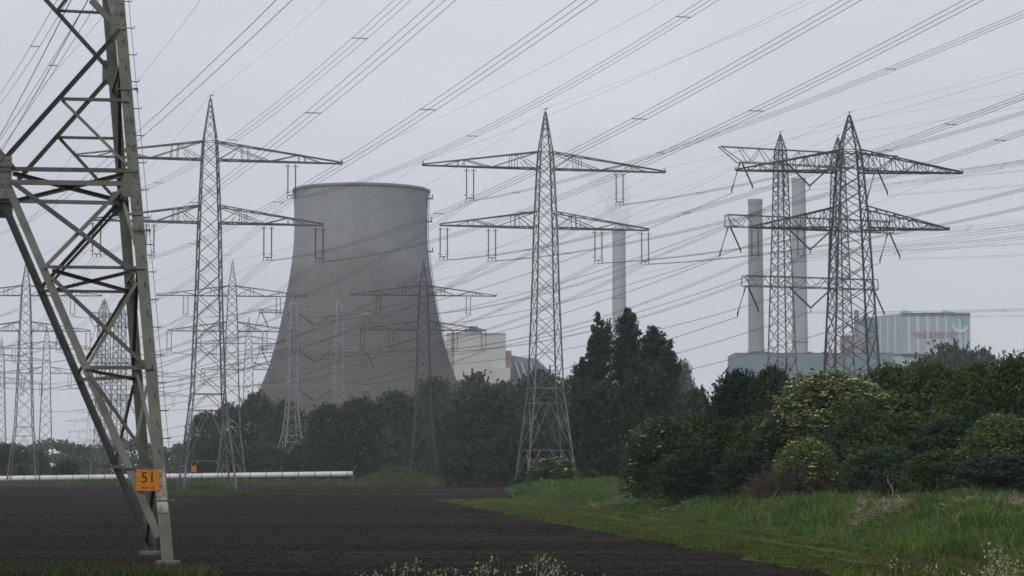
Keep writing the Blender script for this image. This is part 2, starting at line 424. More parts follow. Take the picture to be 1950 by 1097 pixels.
def strip_xs(Y):
    x1 = xbank(Y) + 0.5
    if Y <= tipy: x0 = xstrip(Y) + 0.25 * sin(Y * 0.9) + 0.2 * sin(Y * 0.37)
    else: x0 = tipx + (x1 - tipx) * ((Y - tipy) / 30.0)
    return [x0 + (x1 - x0) * t for t in (0, 0.06, 0.3, 0.5, 0.75, 1)]
sheet('grass_strip', srows, strip_xs, 0.08, M['strip'], 0.045)
# thin pale headland line crossing the far field, and the wet wheel track on the strip
b = MB()
for i in range(40):
    X = -88 + i * 2.35
    Y = 385 - (X + 88) * 0.12 + 1.2 * sin(i * 0.6)
    b.quad((X, Y - 2.0, zfield(Y) + .09), (X + 2.35, Y - 2.2, zfield(Y) + .09), (X + 2.35, Y + 2.2 - .12 * 2.35, zfield(Y) + .09), (X, Y + 2.0, zfield(Y) + .09))
tag(b.build('headland_track', mat('trodden_soil', (0.075, 0.07, 0.045), 0.9, 0, 0.3, (0.045, 0.042, 0.03))), kind='structure')
wet = mat('wet_mud_sheen', (0.22, 0.215, 0.19), 0.5, 0, 1.2, (0.07, 0.068, 0.05), spec=0.4)  # pale tone paints the shine of water onto the mud
b = MB()
pts = [field_hit(px, py) for px, py in ((1535, 1063), (1575, 1068), (1620, 1075), (1665, 1081), (1700, 1083))]
for i, ((x0, y0), (x1, y1)) in enumerate(zip(pts, pts[1:])):
    w0, w1 = (0.05, 0.35, 0.5, 0.4, 0.05)[i], (0.05, 0.35, 0.5, 0.4, 0.05)[i + 1]
    b.quad((x0, y0 - w0, zfield(y0) + .12), (x1, y1 - w1, zfield(y1) + .12), (x1, y1 + w1, zfield(y1) + .12), (x0, y0 + w0, zfield(y0) + .12))
tag(b.build('wet_track', wet), kind='structure')

def mound(name, X, Y, rx, ry, h, m, seed=1, sink=0.3):
    rng = random.Random(seed); b = MB(); n, k = 7, 28
    ph = [rng.uniform(0, 6.28) for _ in range(4)]
    for i in range(n + 1):
        t = i / n
        for j in range(k):
            a = 2 * pi * j / k
            w = 1 + .12 * sin(3 * a + ph[0]) + .08 * sin(5 * a + ph[1])
            x, y = X + cos(a) * rx * t * w, Y + sin(a) * ry * t * w
            b.v.append((x, y, zground(x, y) - sink * sstep((t - .8) / .2) + h * (1 - sstep(t)) * (1 + .15 * sin(2 * a + ph[2]))))
    for i in range(n):
        for j in range(k):
            q = (j + 1) % k; b.f.append((i * k + j, i * k + k + j, i * k + k + q, i * k + q))
    return tag(b.build(name, m, None, True), kind='structure')
mound('grass_mound', xat(398, 350), 350, 6.6, 16, 0.95, M['meadow'], 3)
mound('grass_mound', xat(755, 612), 608, 11.5, 9, 3.4, M['meadow'], 4)

# ---------------------------------------------------------------- lattice pylons
def hw_of(prof, z): return lerp_table(prof, z)
def panels(prof, z0, z1, k):
    zs = [z0]
    while zs[-1] < z1 - 0.2:
        zs.append(zs[-1] + max(0.7, k * hw_of(prof, zs[-1])))
    s = (z1 - z0) / (zs[-1] - z0)
    return [z0 + (z - z0) * s for z in zs]
SG = [(-1, -1), (1, -1), (1, 1), (-1, 1)]
def mast(root, prof, zs_leg, zs_x, wl, wb, cx=0.0, low=None, m='steel', k_face=None, peak_from=None):
    """four tapering legs, braced faces and a peak; low = heights of the horizontals in the open bottom section"""
    def P(i, z):
        h = hw_of(prof, z); return Vector((cx + SG[i][0] * h, SG[i][1] * h, z))
    ztop = peak_from if peak_from else prof[-1][0]
    for i in range(4):
        b = MB(); zz = [z for z, _ in prof if z < ztop] + [ztop]
        for a, c in zip(zz, zz[1:]): b.bar(P(i, a), P(i, c), wl)
        b.build('leg', M[m], root)
    for i in range(4):
        j = (i + 1) % 4; b = MB()
        for n, (a, c) in enumerate(zip(zs_x, zs_x[1:])):
            if a >= ztop - 1e-3: break
            b.bar(P(i, a), P(j, c), wb); b.bar(P(j, a), P(i, c), wb)
        for z in {zs_x[0]}: b.bar(P(i, z), P(j, z), wb * 1.3)
        if low:
            z2, z1 = low                                  # upper and lower horizontals
            zc = zs_x[0]
            for z in (z1, z2): b.bar(P(i, z), P(j, z), wb * 1.1)
            mid = (P(i, zc) + P(j, zc)) / 2
            b.bar(P(i, z2), mid, wb); b.bar(P(j, z2), mid, wb)
            m2 = (P(i, z2) + P(j, z2)) / 2
            b.bar(m2, P(i, z1), wb * 1.1); b.bar(m2, P(j, z1), wb * 1.1)
            for e, g in ((i, j), (j, i)):                 # redundant members
                q = m2.lerp(P(e, z1), 0.5); zq = (z1 + z2) / 2
                b.bar(q, P(e, zq), wb * .8); b.bar(q, P(e, z2 - (z2 - z1) * .2), wb * .8)
                q2 = P(e, z1).lerp(P(g, z1), 0.25)
                b.bar(q2, P(e, z1 * .42), wb * .8); b.bar(P(e, 0.1), q2, wb)
        b.build('bracing', M[m], root)
    if peak_from:
        b = MB(); zz = [ztop] + [z for z, _ in prof if z > ztop]
        for i in range(4):
            for a, c in zip(zz, zz[1:]): b.bar(P(i, a), P(i, c), wl * .75)
            j = (i + 1) % 4
            ps = panels(prof, ztop, zz[-1] - .8, 1.9)
            b.bar(P(i, ztop), P(j, ztop), wb)
            for a, c in zip(ps, ps[1:]):
                b.bar(P(i, a), P(j, c), wb * .8); b.bar(P(j, a), P(i, c), wb * .8)
        b.bar((cx, 0, zz[-1] - .3), (cx, 0, zz[-1] + .6), .12)
        b.bar((cx - .1, 0, zz[-1] + .5), (cx + .45, 0, zz[-1] + .6), .12)
        b.build('peak', M[m], root)
def crossarm(root, prof, side, zb, zt, L, n, wc, wb, sparse=False, m='steel', tip=True):
    hb, ht = hw_of(prof, zb), hw_of(prof, zt); b = MB()
    def B(t, s): return Vector((side * (hb + (L - hb) * t), s * (hb + (.22 - hb) * t), zb))
    def T(t, s): return Vector((side * (ht + (L - ht) * t), s * (ht + (.18 - ht) * t), zt + (zb + .22 - zt) * t))
    for s in (-1, 1):
        b.bar(B(0, s), B(1, s), wc); b.bar(T(0, s), T(1, s), wc * .8)
        if sparse:
            # long V-shaped diagonals with twin posts, as on the three-phase suspension towers
            f = [0, .2, .42, .66, 1]
            b.bar(T(0, s), B(f[2], s), wb * 1.2); b.bar(B(f[2], s), T(f[3], s), wb * 1.3)
            b.bar(B(0, s), T(f[1], s), wb); b.bar(T(f[3], s), B(.85, s), wb)
            for t in (f[1], f[1] + .05, f[3], f[3] + .05): b.bar(B(t, s), T(t, s), wb)
            b.bar(B(.1, s), B(.1, s).lerp(T(f[1], s), .5), wb * .8)
        else:
            for q in range(1, n):
                t = q / n; b.bar(B(t, s), T(t, s), wb)
                a = (q - 1) / n
                if q % 2: b.bar(B(a, s), T(t, s), wb)
                else: b.bar(T(a, s), B(t, s), wb)
    for q in range(n):
        a, c = q / n, (q + 1) / n
        b.bar(B(a, -1 if q % 2 else 1), B(c, 1 if q % 2 else -1), wb)
        b.bar(T(a, 1 if q % 2 else -1), T(c, -1 if q % 2 else 1), wb * .9)
        if q: b.bar(B(a, -1), B(a, 1), wb)
    if tip:
        b.bar((side * L, 0, zb - .1), (side * (L + .35), 0, zb + .25), .3)
        b.bar((side * (L + .2), 0, zb + .2), (side * (L + .2), 0, zb + .6), .14)
    return b.build('crossarm', M[m], root)
def string_mesh():
    b = MB(); prof = [(.03, 0), (.05, -.25)]; z = -.3
    for i in range(15):
        prof += [(.06, z), (.15, z - .10), (.06, z - .16)]; z -= .27
    prof += [(.05, -4.3), (.04, -4.5)]
    b.lathe(prof, 6)
    # arcing horns, top and bottom
    b.bar((-.32, 0, -.32), (.32, 0, -.32), .06); b.bar((-.32, 0, -.6), (-.32, 0, -.3), .05); b.bar((.32, 0, -.6), (.32, 0, -.3), .05)
    b.bar((-.3, 0, -4.2), (.3, 0, -4.2), .06); b.bar((-.3, 0, -4.2), (-.3, 0, -3.9), .05)
    me = bpy.data.meshes.new('insulator_string'); me.from_pydata(b.v, [], b.f); me.materials.append(M['insul']); return me
STRING = string_mesh()
def insulator(root, x, z, m='steel_dark'):
    """twin suspension strings with a yoke plate and three wire clamps"""
    b = MB(); b.bar((x - .62, 0, z - 4.55), (x + .62, 0, z - 4.55), .12)
    for d in (-.6, 0, .6): b.bar((x + d, 0, z - 4.55), (x + d, 0, z - 5.05), .09)
    y = b.build('insulator', M[m], root)
    for d in (-.55, .55):
        o = bpy.data.objects.new('insulator_string', STRING); COL.objects.link(o); o.parent = y; o.location = (x + d, 0, z)

PYL = {}       # key -> (x, y, z, rot, scale)
G_PYL = 'two-armed lattice pylons of the power lines'
PA = [(0, 3.75), (13.9, 2.2), (28.3, 1.7), (38.2, 1.47), (47.2, 1.09), (49.8, 0.95), (55.9, 0.10)]
INS_A = [(-11.75, 47.0), (11.75, 47.0), (-15.8, 38.0), (-8.35, 38.0), (8.35, 38.0), (15.8, 38.0)]
TIPS_A = [(-19.0, 47.9), (19.0, 47.9), (0, 56.5)]
def build_a():
    r = empty('lattice_pylon', (0, 0, 0))
    zx = panels(PA, 13.9, 49.8, 1.75)
    mast(r, PA, None, zx, .20, .085, low=(11.6, 4.5), peak_from=49.8)
    for s in (-1, 1):
        crossarm(r, PA, s, 47.2, 49.8, 18.8, 8, .19, .085, True)
        crossarm(r, PA, s, 38.2, 40.6, 16.4, 8, .19, .085, True, tip=False)
    for x, z in INS_A: insulator(r, x, z)
    return r
def place(key, o, px, d, rz, s, zb, label):
    o.location = (xat(px, d), d, zb); o.rotation_euler = (0, 0, radians(rz)); o.scale = (s, s, s)
    PYL[key] = (xat(px, d), d, zb, radians(rz), s)
    return tag(o, label, 'pylon', G_PYL)
A0 = build_a()
place('P2', A0, 396, 356, 14, 1.0, 0.05, 'tall grey lattice pylon standing in the field left of the cooling tower')
for key, px, d, rz, s, zb, lab in (
    ('P3', 1039, 384, 14, 1.008, 1.75, 'grey middle lattice pylon with a white flowering bush between its feet'),
    ('P805', 806, 666, 8, 1.02, 1.6, 'grey lattice pylon standing against the right edge of the cooling tower'),
    ('P441', 441, 647, 8, 1.01, 0.6, 'smaller grey lattice pylon directly behind the right leg of the tall left pylon'),
    ('P5', 47, 600, 4, .94, 0.7, 'grey lattice pylon at the far left beside the white pipeline'),
    ('P472', 473, 877, 5, 1.0, 0.6, 'small faint lattice pylon between the left pylons and the cooling tower'),
    ('P87', 88, 960, 8, 1.05, 0.6, 'faint hazy lattice pylon just right of the pylon by the pipeline'),
    ('P3x', 2, 1010, 6, 1.0, 0.6, 'faint lattice pylon cut by the left edge of the photo'),
    ('P168', 170, 1320, 10, .62, 0.6, 'tiny faint lattice pylon seen low between the struts of the green tower leg'),
    ('P294', 296, 1180, 8, 1.0, 0.6, 'hazy lattice pylon half hidden behind the right leg of the green tower'),
    ('P502', 503, 1450, 8, .85, 0.6, 'tiniest hazy lattice pylon at the left foot of the cooling tower')):
    o = copy_tree(A0); place(key, o, px, d, rz, s, zb, lab)
    if key == 'P805':                                          # darker steel than the other copies, to stand out against the tower
        for c in o.children:
            if c.data.materials[0] == M['steel']: c.material_slots[0].link = 'OBJECT'; c.material_slots[0].material = M['steel_dark']

# heavier, closely braced pylon on the right
PB = [(0, 5.6), (19, 3.85), (42.8, 2.65), (52.6, 1.95), (56.3, 1.6), (62.4, 0.12)]
INS_B = [(-12.0, 52.4), (-16.6, 42.6), (-8.6, 42.6)]
r = empty('lattice_pylon', (0, 0, 0))
mast(r, PB, None, panels(PB, 9, 56.3, 1.25), .30, .13, low=(7, 3), m='steel_dark', peak_from=56.3)
for s in (-1, 1):
    crossarm(r, PB, s, 52.6, 56.3, 19.6, 9, .27, .11, m='steel_dark')
    crossarm(r, PB, s, 42.8, 46.5, 17.1, 9, .27, .11, m='steel_dark')
for x, z in INS_B: insulator(r, x, z)
place('P4', r, 1622, 430, 6, 1.0, 1.8, 'dark heavily braced lattice pylon rising behind the hedge on the right')

# two-masted portal pylons carrying three levels of beams
def portal(spec, m='steel'):
    r = empty('portal_pylon', (0, 0, 0)); hs = spec['gap'] / 2
    for s in (-1, 1):
        mast(r, spec['prof'], None, panels(spec['prof'], spec['x0'], spec['zt'], 1.6), spec['wl'], spec['wb'], cx=s * hs, low=(spec['x0'] * .85, spec['x0'] * .35), m=m, peak_from=spec['zt'])
    for (zb, zt, l, rr, over) in spec['beams']:
        b = MB(); yb = hw_of(spec['prof'], zb) + .05
        x0, x1 = -l, rr
        n = max(8, int((x1 - x0) / 2.2)); w, w2 = spec['wb'] * 1.5, spec['wb']
        for s in (-1, 1):
            b.bar((x0, s * yb, zb), (x1, s * yb, zb), w); b.bar((x0 - over, s * yb * .5, zt), (x1 + over, s * yb * .5, zt), w)
            for e, x in ((-1, x0), (1, x1)): b.bar((x, s * yb, zb), (x + e * over, s * yb * .5, zt), w)
            for q in range(n):
                a, c = x0 + (x1 - x0) * q / n, x0 + (x1 - x0) * (q + 1) / n
                if q % 2: b.bar((a, s * yb, zb), (c, s * yb * .5, zt), w2)
                else: b.bar((a, s * yb * .5, zt), (c, s * yb, zb), w2)
        for q in range(n + 1):
            x = x0 + (x1 - x0) * q / n
            b.bar((x, -yb, zb), (x, yb, zb), w2); b.bar((x, -yb * .5, zt), (x, yb * .5, zt), w2)
            if q < n: b.bar((x, (-yb if q % 2 else yb), zb), (x + (x1 - x0) / n, (yb if q % 2 else -yb), zb), w2)
        b.build('beam', M[m], r)
        for e, x in ((-1, x0 + .3), (1, x1 - .3)):       # splayed strings under each beam end
            b = MB(); b.bar((x - .8, 0, zb - .15), (x + 1.2, 0, zb - .15), .25, .15); b.build('hanger', M[m], r)
            for dx, dz in ((-2.1, 5.6), (2.5, 4.6)):
                b = MB(); b.tube([(x + dx * .12, 0, zb - .2), (x + dx, 0, zb - dz), (x + dx, 0, zb - dz - .6)], [spec['ri'], spec['ri'], .08], 6)
                b.build('insulator', M['insul'], r)
        dx = spec['gap'] * .36                            # V string between the masts
        for s in (-1, 1):
            b = MB(); b.tube([(s * dx, 0, zb - .1), (s * .12, 0, zb - 3.9)], spec['ri'], 6); b.build('insulator', M['insul'], r)
        b = MB(); b.bar((-.4, 0, zb - 3.95), (.4, 0, zb - 3.95), .2); b.bar((0, 0, zb - 3.9), (0, 0, zb - 4.8), .15); b.build('yoke', M[m], r)
    return r
G_POR = 'two-masted portal pylons'
R1 = portal(dict(gap=13.0, prof=[(0, 3.6), (16, 2.3), (27, 1.95), (49, 1.35), (62.8, 1.0), (65.7, .85), (68.8, .08)], x0=13, zt=65.7, wl=.20, wb=.10, ri=.16,
    beams=[(62.8, 65.7, 15.6, 15.6, 4.4), (50, 52.3, 18.3, 18.3, .2), (38.4, 40.4, 14.5, 14.5, .3)]), 'steel')
R1.location = (xat(1545, 500), 500, 1.2); R1.rotation_euler = (0, 0, radians(22))
tag(R1, 'two-masted portal pylon with three beams in front of the twin chimneys, behind the dark pylon', 'pylon', G_POR)
PYL['R1'] = (xat(1545, 500), 500, 1.2, radians(22), 1.0)
T2 = portal(dict(gap=15.4, prof=[(0, 5.6), (15, 2.3), (22, 1.6), (42, 1.25), (53, 1.0), (55, .9), (57, .1)], x0=14, zt=55, wl=.26, wb=.12, ri=.16,
    beams=[(52.6, 53.4, 18.5, 17.5, .2), (41.0, 42.0, 18.5, 17.5, .2), (28.6, 29.6, 18.5, 17.5, .2)]), 'steel_pale')
T2.location = (xat(600, 800), 800, .8); T2.rotation_euler = (0, 0, radians(24))
tag(T2, 'pale two-masted portal pylon standing in front of the left side of the cooling tower', 'pylon', G_POR)
PYL['T2'] = (xat(600, 800), 800, .8, radians(24), 1.0)
T3 = portal(dict(gap=7.0, prof=[(0, 3.6), (15, 2.4), (25, 2.1), (56, 1.7), (60, 1.6), (63, 1.5), (68, .3)], x0=14, zt=63, wl=.26, wb=.12, ri=.16,
    beams=[(58, 63, 7.0, 7.0, 3.0), (44, 46, 8, 8, .3), (30, 32, 8, 8, .3)]), 'steel')
T3.location = (xat(212, 960), 960, .6); T3.rotation_euler = (0, 0, radians(40))
tag(T3, 'dense grey two-masted pylon with slanting top horns seen through the green tower leg', 'pylon', G_POR)

# ---------------------------------------------------------------- overhead wires
def wpt(key, lx, lz, ly=0.0):
    x, y, z, r, s = PYL[key]
    return Vector((x + (lx * cos(r) - ly * sin(r)) * s, y + (lx * sin(r) + ly * cos(r)) * s, z + lz * s))
def span(p, q, sag, n=40):
    return [p.lerp(q, i / n) + Vector((0, 0, -4 * sag * (i / n) * (1 - i / n))) for i in range(n + 1)]
G_W = 'three-wire conductor bundles strung between the pylons'
G_E = 'thin earth wires along the tops of the lines'
def bundle(p, q, sag, label, off=.55, r=.020, cnt=3, spacers=(.12, .29, .46, .63), rot=radians(14), vert=0.0):
    root = empty('conductor_bundle', p)
    a = Vector((cos(rot), sin(rot), vert)) * off
    for k in range(cnt):
        o = a * (k - (cnt - 1) / 2)
        b = MB(); b.tube([v - p for v in span(p + o, q + o, sag)], r, 4); b.build('wire', M['wire'], root)
    e = a * ((cnt - 1) / 2 + .05)
    for t in spacers:
        c = p.lerp(q, t) + Vector((0, 0, -4 * sag * t * (1 - t))) - p
        b = MB(); b.bar(c - e, c + e, .05); b.build('spacer', M['steel_dark'], root)
    return tag(root, label, 'power line', G_W)
def earth(p, q, sag, label, r=.014):
    b = MB(); b.tube([v - p for v in span(p, q, sag)], r, 4)
    o = b.build('earth_wire', M['wire']); o.location = p
    return tag(o, label, 'power line', G_E)
LEV = ['upper left', 'upper right', 'lower outer left', 'lower inner left', 'lower inner right', 'lower outer right']
NEARV = Vector((97, -388, 0))
DM = [(8.0, 192), (6.16, 150), (5.1, 190), (5.1, 187), (4.84, 144), (4.83, 139)]     # sag and lowest point of each span
DESC = {'P2': 'tall left pylon', 'P3': 'middle pylon', 'P4': 'dark right pylon'}
rs = random.Random(5)
for key in ('P2', 'P3', 'P4'):
    ins = INS_A if key != 'P4' else [(-12.0, 52.4), (12.0, 52.4), (-16.6, 42.6), (-8.6, 42.6), (8.6, 42.6), (16.6, 42.6)]
    dz = 5.05 if key != 'P4' else 5.05
    for i, (x, z) in enumerate(ins):
        p = wpt(key, x, z - (dz if not (key == 'P4' and x > 0) else 0.6))
        D, mm = DM[i] if key == 'P2' else ((5.5, 164) if z > 45 else (4.85, 145))
        s = D * (200 / mm) ** 2; rise = Vector((0, 0, D * ((400 - mm) / mm) ** 2 - D))
        sh = rs.uniform(-.03, .03)
        bundle(p, p + NEARV + rise, s, f'three-wire bundle rising overhead from {LEV[i]} arm of the {DESC[key]}', spacers=[t + sh for t in (.1, .27, .44, .6)], r=.020 if key != 'P4' else .016, vert=0 if key != 'P4' else .8)
    for x, z in (TIPS_A if key != 'P4' else [(-19.5, 53.2), (19.5, 53.2), (0, 63)]):
        p = wpt(key, x, z); nm = 'peak' if x == 0 else ('left' if x < 0 else 'right') + ' upper arm tip'
        earth(p, p + NEARV, 5.5, f'thin earth wire rising overhead from {nm} of the {DESC[key]}')
FAR = {'P2': ('P5', ''), 'P3': ('P441', ''), 'P4': ('P805', '')}
for key, (k2, d2) in FAR.items():
    insn = INS_A if key != 'P4' else [(-12.0, 52.4), (12.0, 52.4), (-16.6, 42.6), (-8.6, 42.6), (8.6, 42.6), (16.6, 42.6)]
    for i in range(6):
        if key == 'P4' and i in (1, 4, 5): continue
        x, z = insn[i]; x2, z2 = INS_A[i]
        p, q = wpt(key, x, z - 5.05), wpt(k2, x2, z2 - 5.05)
        bundle(p, q, 5.5, f'three-wire bundle leading into the distance from {LEV[i]} arm of the {DESC[key]}', spacers=(.2, .45, .7), r=.026)
    for (x, z), (x2, z2) in zip(TIPS_A if key != 'P4' else [(-19.5, 53.2), (19.5, 53.2), (0, 63)], TIPS_A):
        nm = 'peak' if x == 0 else ('left' if x < 0 else 'right') + ' upper arm tip'
        earth(wpt(key, x, z), wpt(k2, x2, z2), 4.5, f'thin earth wire leading away from {nm} of the {DESC[key]}', .018)
for key, k2, d1, d2 in (('P441', 'P87', 'smaller pylon behind it', ''), ('P805', 'P472', 'pylon before the cooling tower', '')):
    for i, (x, z) in enumerate(INS_A):
        bundle(wpt(key, x, z - 5.05), wpt(k2, x, z - 5.05), 4, f'faint three-wire bundle beyond {LEV[i]} arm of the {d1}', r=.035, spacers=())
# the line left of the frame: two pairs crossing the top left corner
for (pa, pb, ps) in (((121, 0), (0, 193), 'outer'), ((180, 0), (4, 274), 'inner')):
    A, B = at(*pa, 150), at(*pb, 228)
    d = (B - A) / 78.0
    p, q = A - d * 40, A + d * 200
    p.z += .8; q.z += 4.0
    bundle(p, q, 2.2, f'{ps} two-wire bundle crossing the top left corner behind the green tower leg', cnt=2, off=.62, spacers=(.28, .6))
A, B = at(191, 28, 180), at(0, 247, 265)
earth(A - (B - A) * .5, A + (B - A) * 1.8, .5, 'thin earth wire crossing the top left corner behind the green tower leg')
p3 = [at(535, 0, 102), at(250, 275, 165), at(0, 446, 335)]
cf = np.polyfit([v.y for v in p3], [v.z for v in p3], 2); cx_ = np.polyfit([v.y for v in p3], [v.x for v in p3], 1)
Y0, Y1 = 30.0, 352.0
p, q = [Vector((np.polyval(cx_, Y), Y, np.polyval(cf, Y))) for Y in (Y0, Y1)]
bundle(p, q, cf[0] * (Y1 - Y0) ** 2 / 4, 'two-wire bundle crossing behind the right leg of the green tower to the left edge', cnt=2, off=.62, spacers=(.55, .8))
p2, q2 = p + Vector((-9, 0, -1.5)), q + Vector((-9, 0, -.3))
bundle(p2, q2, cf[0] * (Y1 - Y0) ** 2 / 4, 'lower two-wire bundle passing behind the struts of the green tower leg', cnt=2, off=.62, spacers=(.5, .75))
# wires of the portal line: off to the right, and away to the pale portal pylon
RB = [(62.8, 15.3), (50, 18.0), (38.4, 14.2)]; TB = [(52.6, 18.0), (41.0, 18.0), (28.6, 18.0)]
LV = ('top', 'middle', 'bottom')
for n, ((z, l), (z2, l2)) in enumerate(zip(RB, TB)):
    for side, nm in ((-1, 'left'), (0, 'centre'), (1, 'right')):
        x = side * l
        e1 = wpt('R1', x + (2.5 if side else 0), z - (5.2 if side else 4.8)); e2 = wpt('R1', x - (2.1 if side else 0), z - (6.2 if side else 4.8))
        bundle(e1, e1 + Vector((170, -362, 1.5)), 7, f'wire pair from {nm} of the {LV[n]} portal beam running out to the right', cnt=2, off=.5, spacers=(.08, .16, .25), r=.016, rot=radians(22), vert=.6)
        bundle(e2, wpt('T2', side * l2, z2 - 4.8), 6, f'wire pair from {nm} of the {LV[n]} portal beam to the pale portal pylon', cnt=2, off=.5, spacers=(.15, .32, .5), r=.03, rot=radians(22))
        p = wpt('T2', side * l2, z2 - 4.8)
        bundle(p, p + Vector((-150, 330, -6)), 6, f'faint wire pair beyond the {nm} of the pale portal pylon, {LV[n]} beam', cnt=2, off=.5, spacers=(), r=.04, rot=radians(22))
for s in (-1, 1):
    p = wpt('R1', s * 6.5, 69.3)
    earth(p, p + Vector((170, -362, 1.5)), 5, f'thin earth wire from the {"left" if s < 0 else "right"} portal mast out to the right')
    earth(p, wpt('T2', s * 7.7, 57.5), 5, f'thin earth wire from the {"left" if s < 0 else "right"} portal mast to the pale portal pylon', .018)

# ---------------------------------------------------------------- the green tower leg in the foreground
PHI = radians(12)
EX = Vector((cos(PHI), sin(PHI), 0)); EY = Vector((-sin(PHI), cos(PHI), 0))
foot_f = Vector((xat(320, 77.7), 77.7, 0.14)); foot_b = foot_f + EY * 9.6
BAT = .092
axis = foot_f - EX * 5.0 + EY * 4.8; axis.z = 0
def plane_pt(px, py, face):
    o = foot_f if face == 'F' else foot_b
    up = Vector((0, 0, 1)) + EY * (BAT if face == 'F' else -BAT)
    n = EX.cross(up).normalized(); r = ray(px, py); c = Vector((0, 0, H))
    return c + r * ((o - c).dot(n) / r.dot(n))
G = empty('tower_leg_pylon', (axis.x, axis.y, 0)); G.name = 'large_lattice_pylon'
tag(G, 'grey-green painted steel pylon base in the left foreground, cut off by the frame', 'pylon')
def gl(p): return Vector(p) - Vector((axis.x, axis.y, 0))
# corner legs: the two right-hand ones follow the photo, the left-hand ones mirror them
def mirror(p):
    d = Vector(p) - axis; a, c = d.dot(EX), d.dot(EY)
    return axis - EX * a + EY * c + Vector((0, 0, d.z))
TOPZ = 27.0
legs = {}
for face, a, c in (('F', (320, 1072), (226, 0)), ('B', (287, 1046), (204, 0))):
    p, q = plane_pt(*a, face), plane_pt(*c, face)
    legs[face] = (p, p + (q - p) * (TOPZ / (q.z - p.z)))
for face in ('F', 'B'):
    for mir in (0, 1):
        p, q = legs[face]; s = 1 if face == 'F' else -1
        if mir: p, q = mirror(p), mirror(q)
        ex = EX if mir else -EX
        b = MB()
        w = .36 if face == 'F' else .34
        b.angle(gl(p - ex * w / 2), gl(q - ex * w / 2), w, .035, ex, EY * s)
        lg = b.build('leg', M['green_steel'], G)
        if not mir:                                        # bolted splice plates
            for t0, t1 in ((.62, .72), (.40, .52), (.86, .93)):
                c0, c1 = p.lerp(q, t0), p.lerp(q, t1); b = MB()
                b.bar(gl(c0 - EY * s * .03), gl(c1 - EY * s * .03), w * .96, .03, up=EY)
                for k in range(8):
                    for e in (-.1, .1):
                        c = c0.lerp(c1, (k + .5) / 8) - EY * s * .055 + EX * e
                        b.bar(gl(c), gl(c - EY * s * .03), .05)
                b.build('splice_plate', M['green_steel'], G)
FM = [  # front face members: from, to, width m, in the shaded tone?
 ((229, 57), (-6, 320), .15, 1), ((173, 0), (216, 45), .15, 0), ((117, 188), (246, 191), .11, 1), ((118, 190), (246, 317), .085, 0),
 ((-8, 321), (262, 325), .14, 1), ((-8, 346), (250, 349), .15, 0), ((22, 345), (258, 521), .15, 1), ((13, 348), (302, 1022), .23, 0),
 ((242, 349), (88, 506), .13, 0), ((83, 508), (276, 510), .10, 1), ((100, 530), (277, 696), .13, 1), ((260, 538), (165, 700), .11, 0),
 ((162, 700), (292, 700), .12, 1), ((170, 712), (292, 888), .11, 1), ((280, 735), (256, 856), .09, 0), ((184, 889), (309, 889), .10, 1),
 ((216, 45), (120, -70), .15, 0), ((226, 57), (330, -70), .02, 0)]
BMM = [
 ((60, -30), (201, 126), .15, 1), ((110, 20), (134, -12), .12, 1), ((112, 21), (194, 25), .10, 1), ((205, 152), (35, 343), .15, 0),
 ((109, 259), (215, 374), .11, 1), ((111, 262), (216, 264), .10, 1), ((-8, 382), (226, 387), .14, 0), ((223, 389), (80, 546), .13, 1), ((232, 391), (90, 547), .10, 1),
 ((10, 395), (286, 1040), .26, 1), ((74, 554), (240, 556), .10, 1), ((241, 558), (148, 712), .11, 1), ((147, 723), (262, 718), .12, 0),
 ((254, 734), (219, 882), .11, 1), ((215, 890), (275, 888), .1, 1)]
for face, lst in (('F', FM[:-1]), ('B', BMM)):
    s = 1 if face == 'F' else -1
    for (a, c, w, dk) in lst:
        p, q = plane_pt(*a, face), plane_pt(*c, face)
        off = EY * s * (.05 if dk else .025)
        for mir in (0, 1):
            P, Q = (p + off, q + off)
            if mir: P, Q = mirror(P), mirror(Q)
            d = (Q - P).normalized(); up = Vector((0, 0, 1)) if abs(d.z) < .95 else EX
            side = d.cross(EY).normalized()
            b = MB()
            b.angle(gl(P - side * w / 2), gl(Q - side * w / 2), w, .02, side, EY * (-s if dk and face == 'F' else s))
            b.build('strut', M['green_shade'] if dk else M['green_steel'], G)
# members running front to back: the side face seen almost edge on, and the plan bracing
def on_leg(f, z):
    p, q = legs[f]; return p + (q - p) * ((z - p.z) / (q.z - p.z))
def strut(P, Q, w, dk, both=True):
    for mir in ((0, 1) if both else (0,)):
        A, B = (mirror(P), mirror(Q)) if mir else (P, Q)
        b = MB(); d = (B - A).normalized(); side = d.cross(Vector((0, 0, 1)))
        if side.length < .05: side = EX.copy()
        b.angle(gl(A), gl(B), w, .02, side.normalized(), Vector((0, 0, -1)))
        b.build('strut', M['green_shade'] if dk else M['green_steel'], G)
zl = [.5, 3.0, 6.4, 9.4, 12.2, 15.9, 19.5, 23.2, 26.8]
for i, (a, c) in enumerate(zip(zl, zl[1:])):
    f, g = ('F', 'B') if i % 2 else ('B', 'F')
    strut(on_leg(f, a) - EX * .06, on_leg(g, c) - EX * .06, .11, i % 2 == 0)
    if i: strut(on_leg('F', a) - EX * .1, on_leg('B', a) - EX * .1, .1, 1)
for (a, fa, c, fc, w, dk) in (((24, 327), 'F', (240, 383), 'B', .13, 1), ((26, 381), 'B', (246, 327), 'F', .13, 0),
                              ((99, 512), 'F', (243, 552), 'B', .11, 1), ((105, 550), 'B', (262, 512), 'F', .1, 0),
                              ((164, 702), 'F', (256, 720), 'B', .1, 1)):
    strut(plane_pt(*a, fa), plane_pt(*c, fc), w, dk)
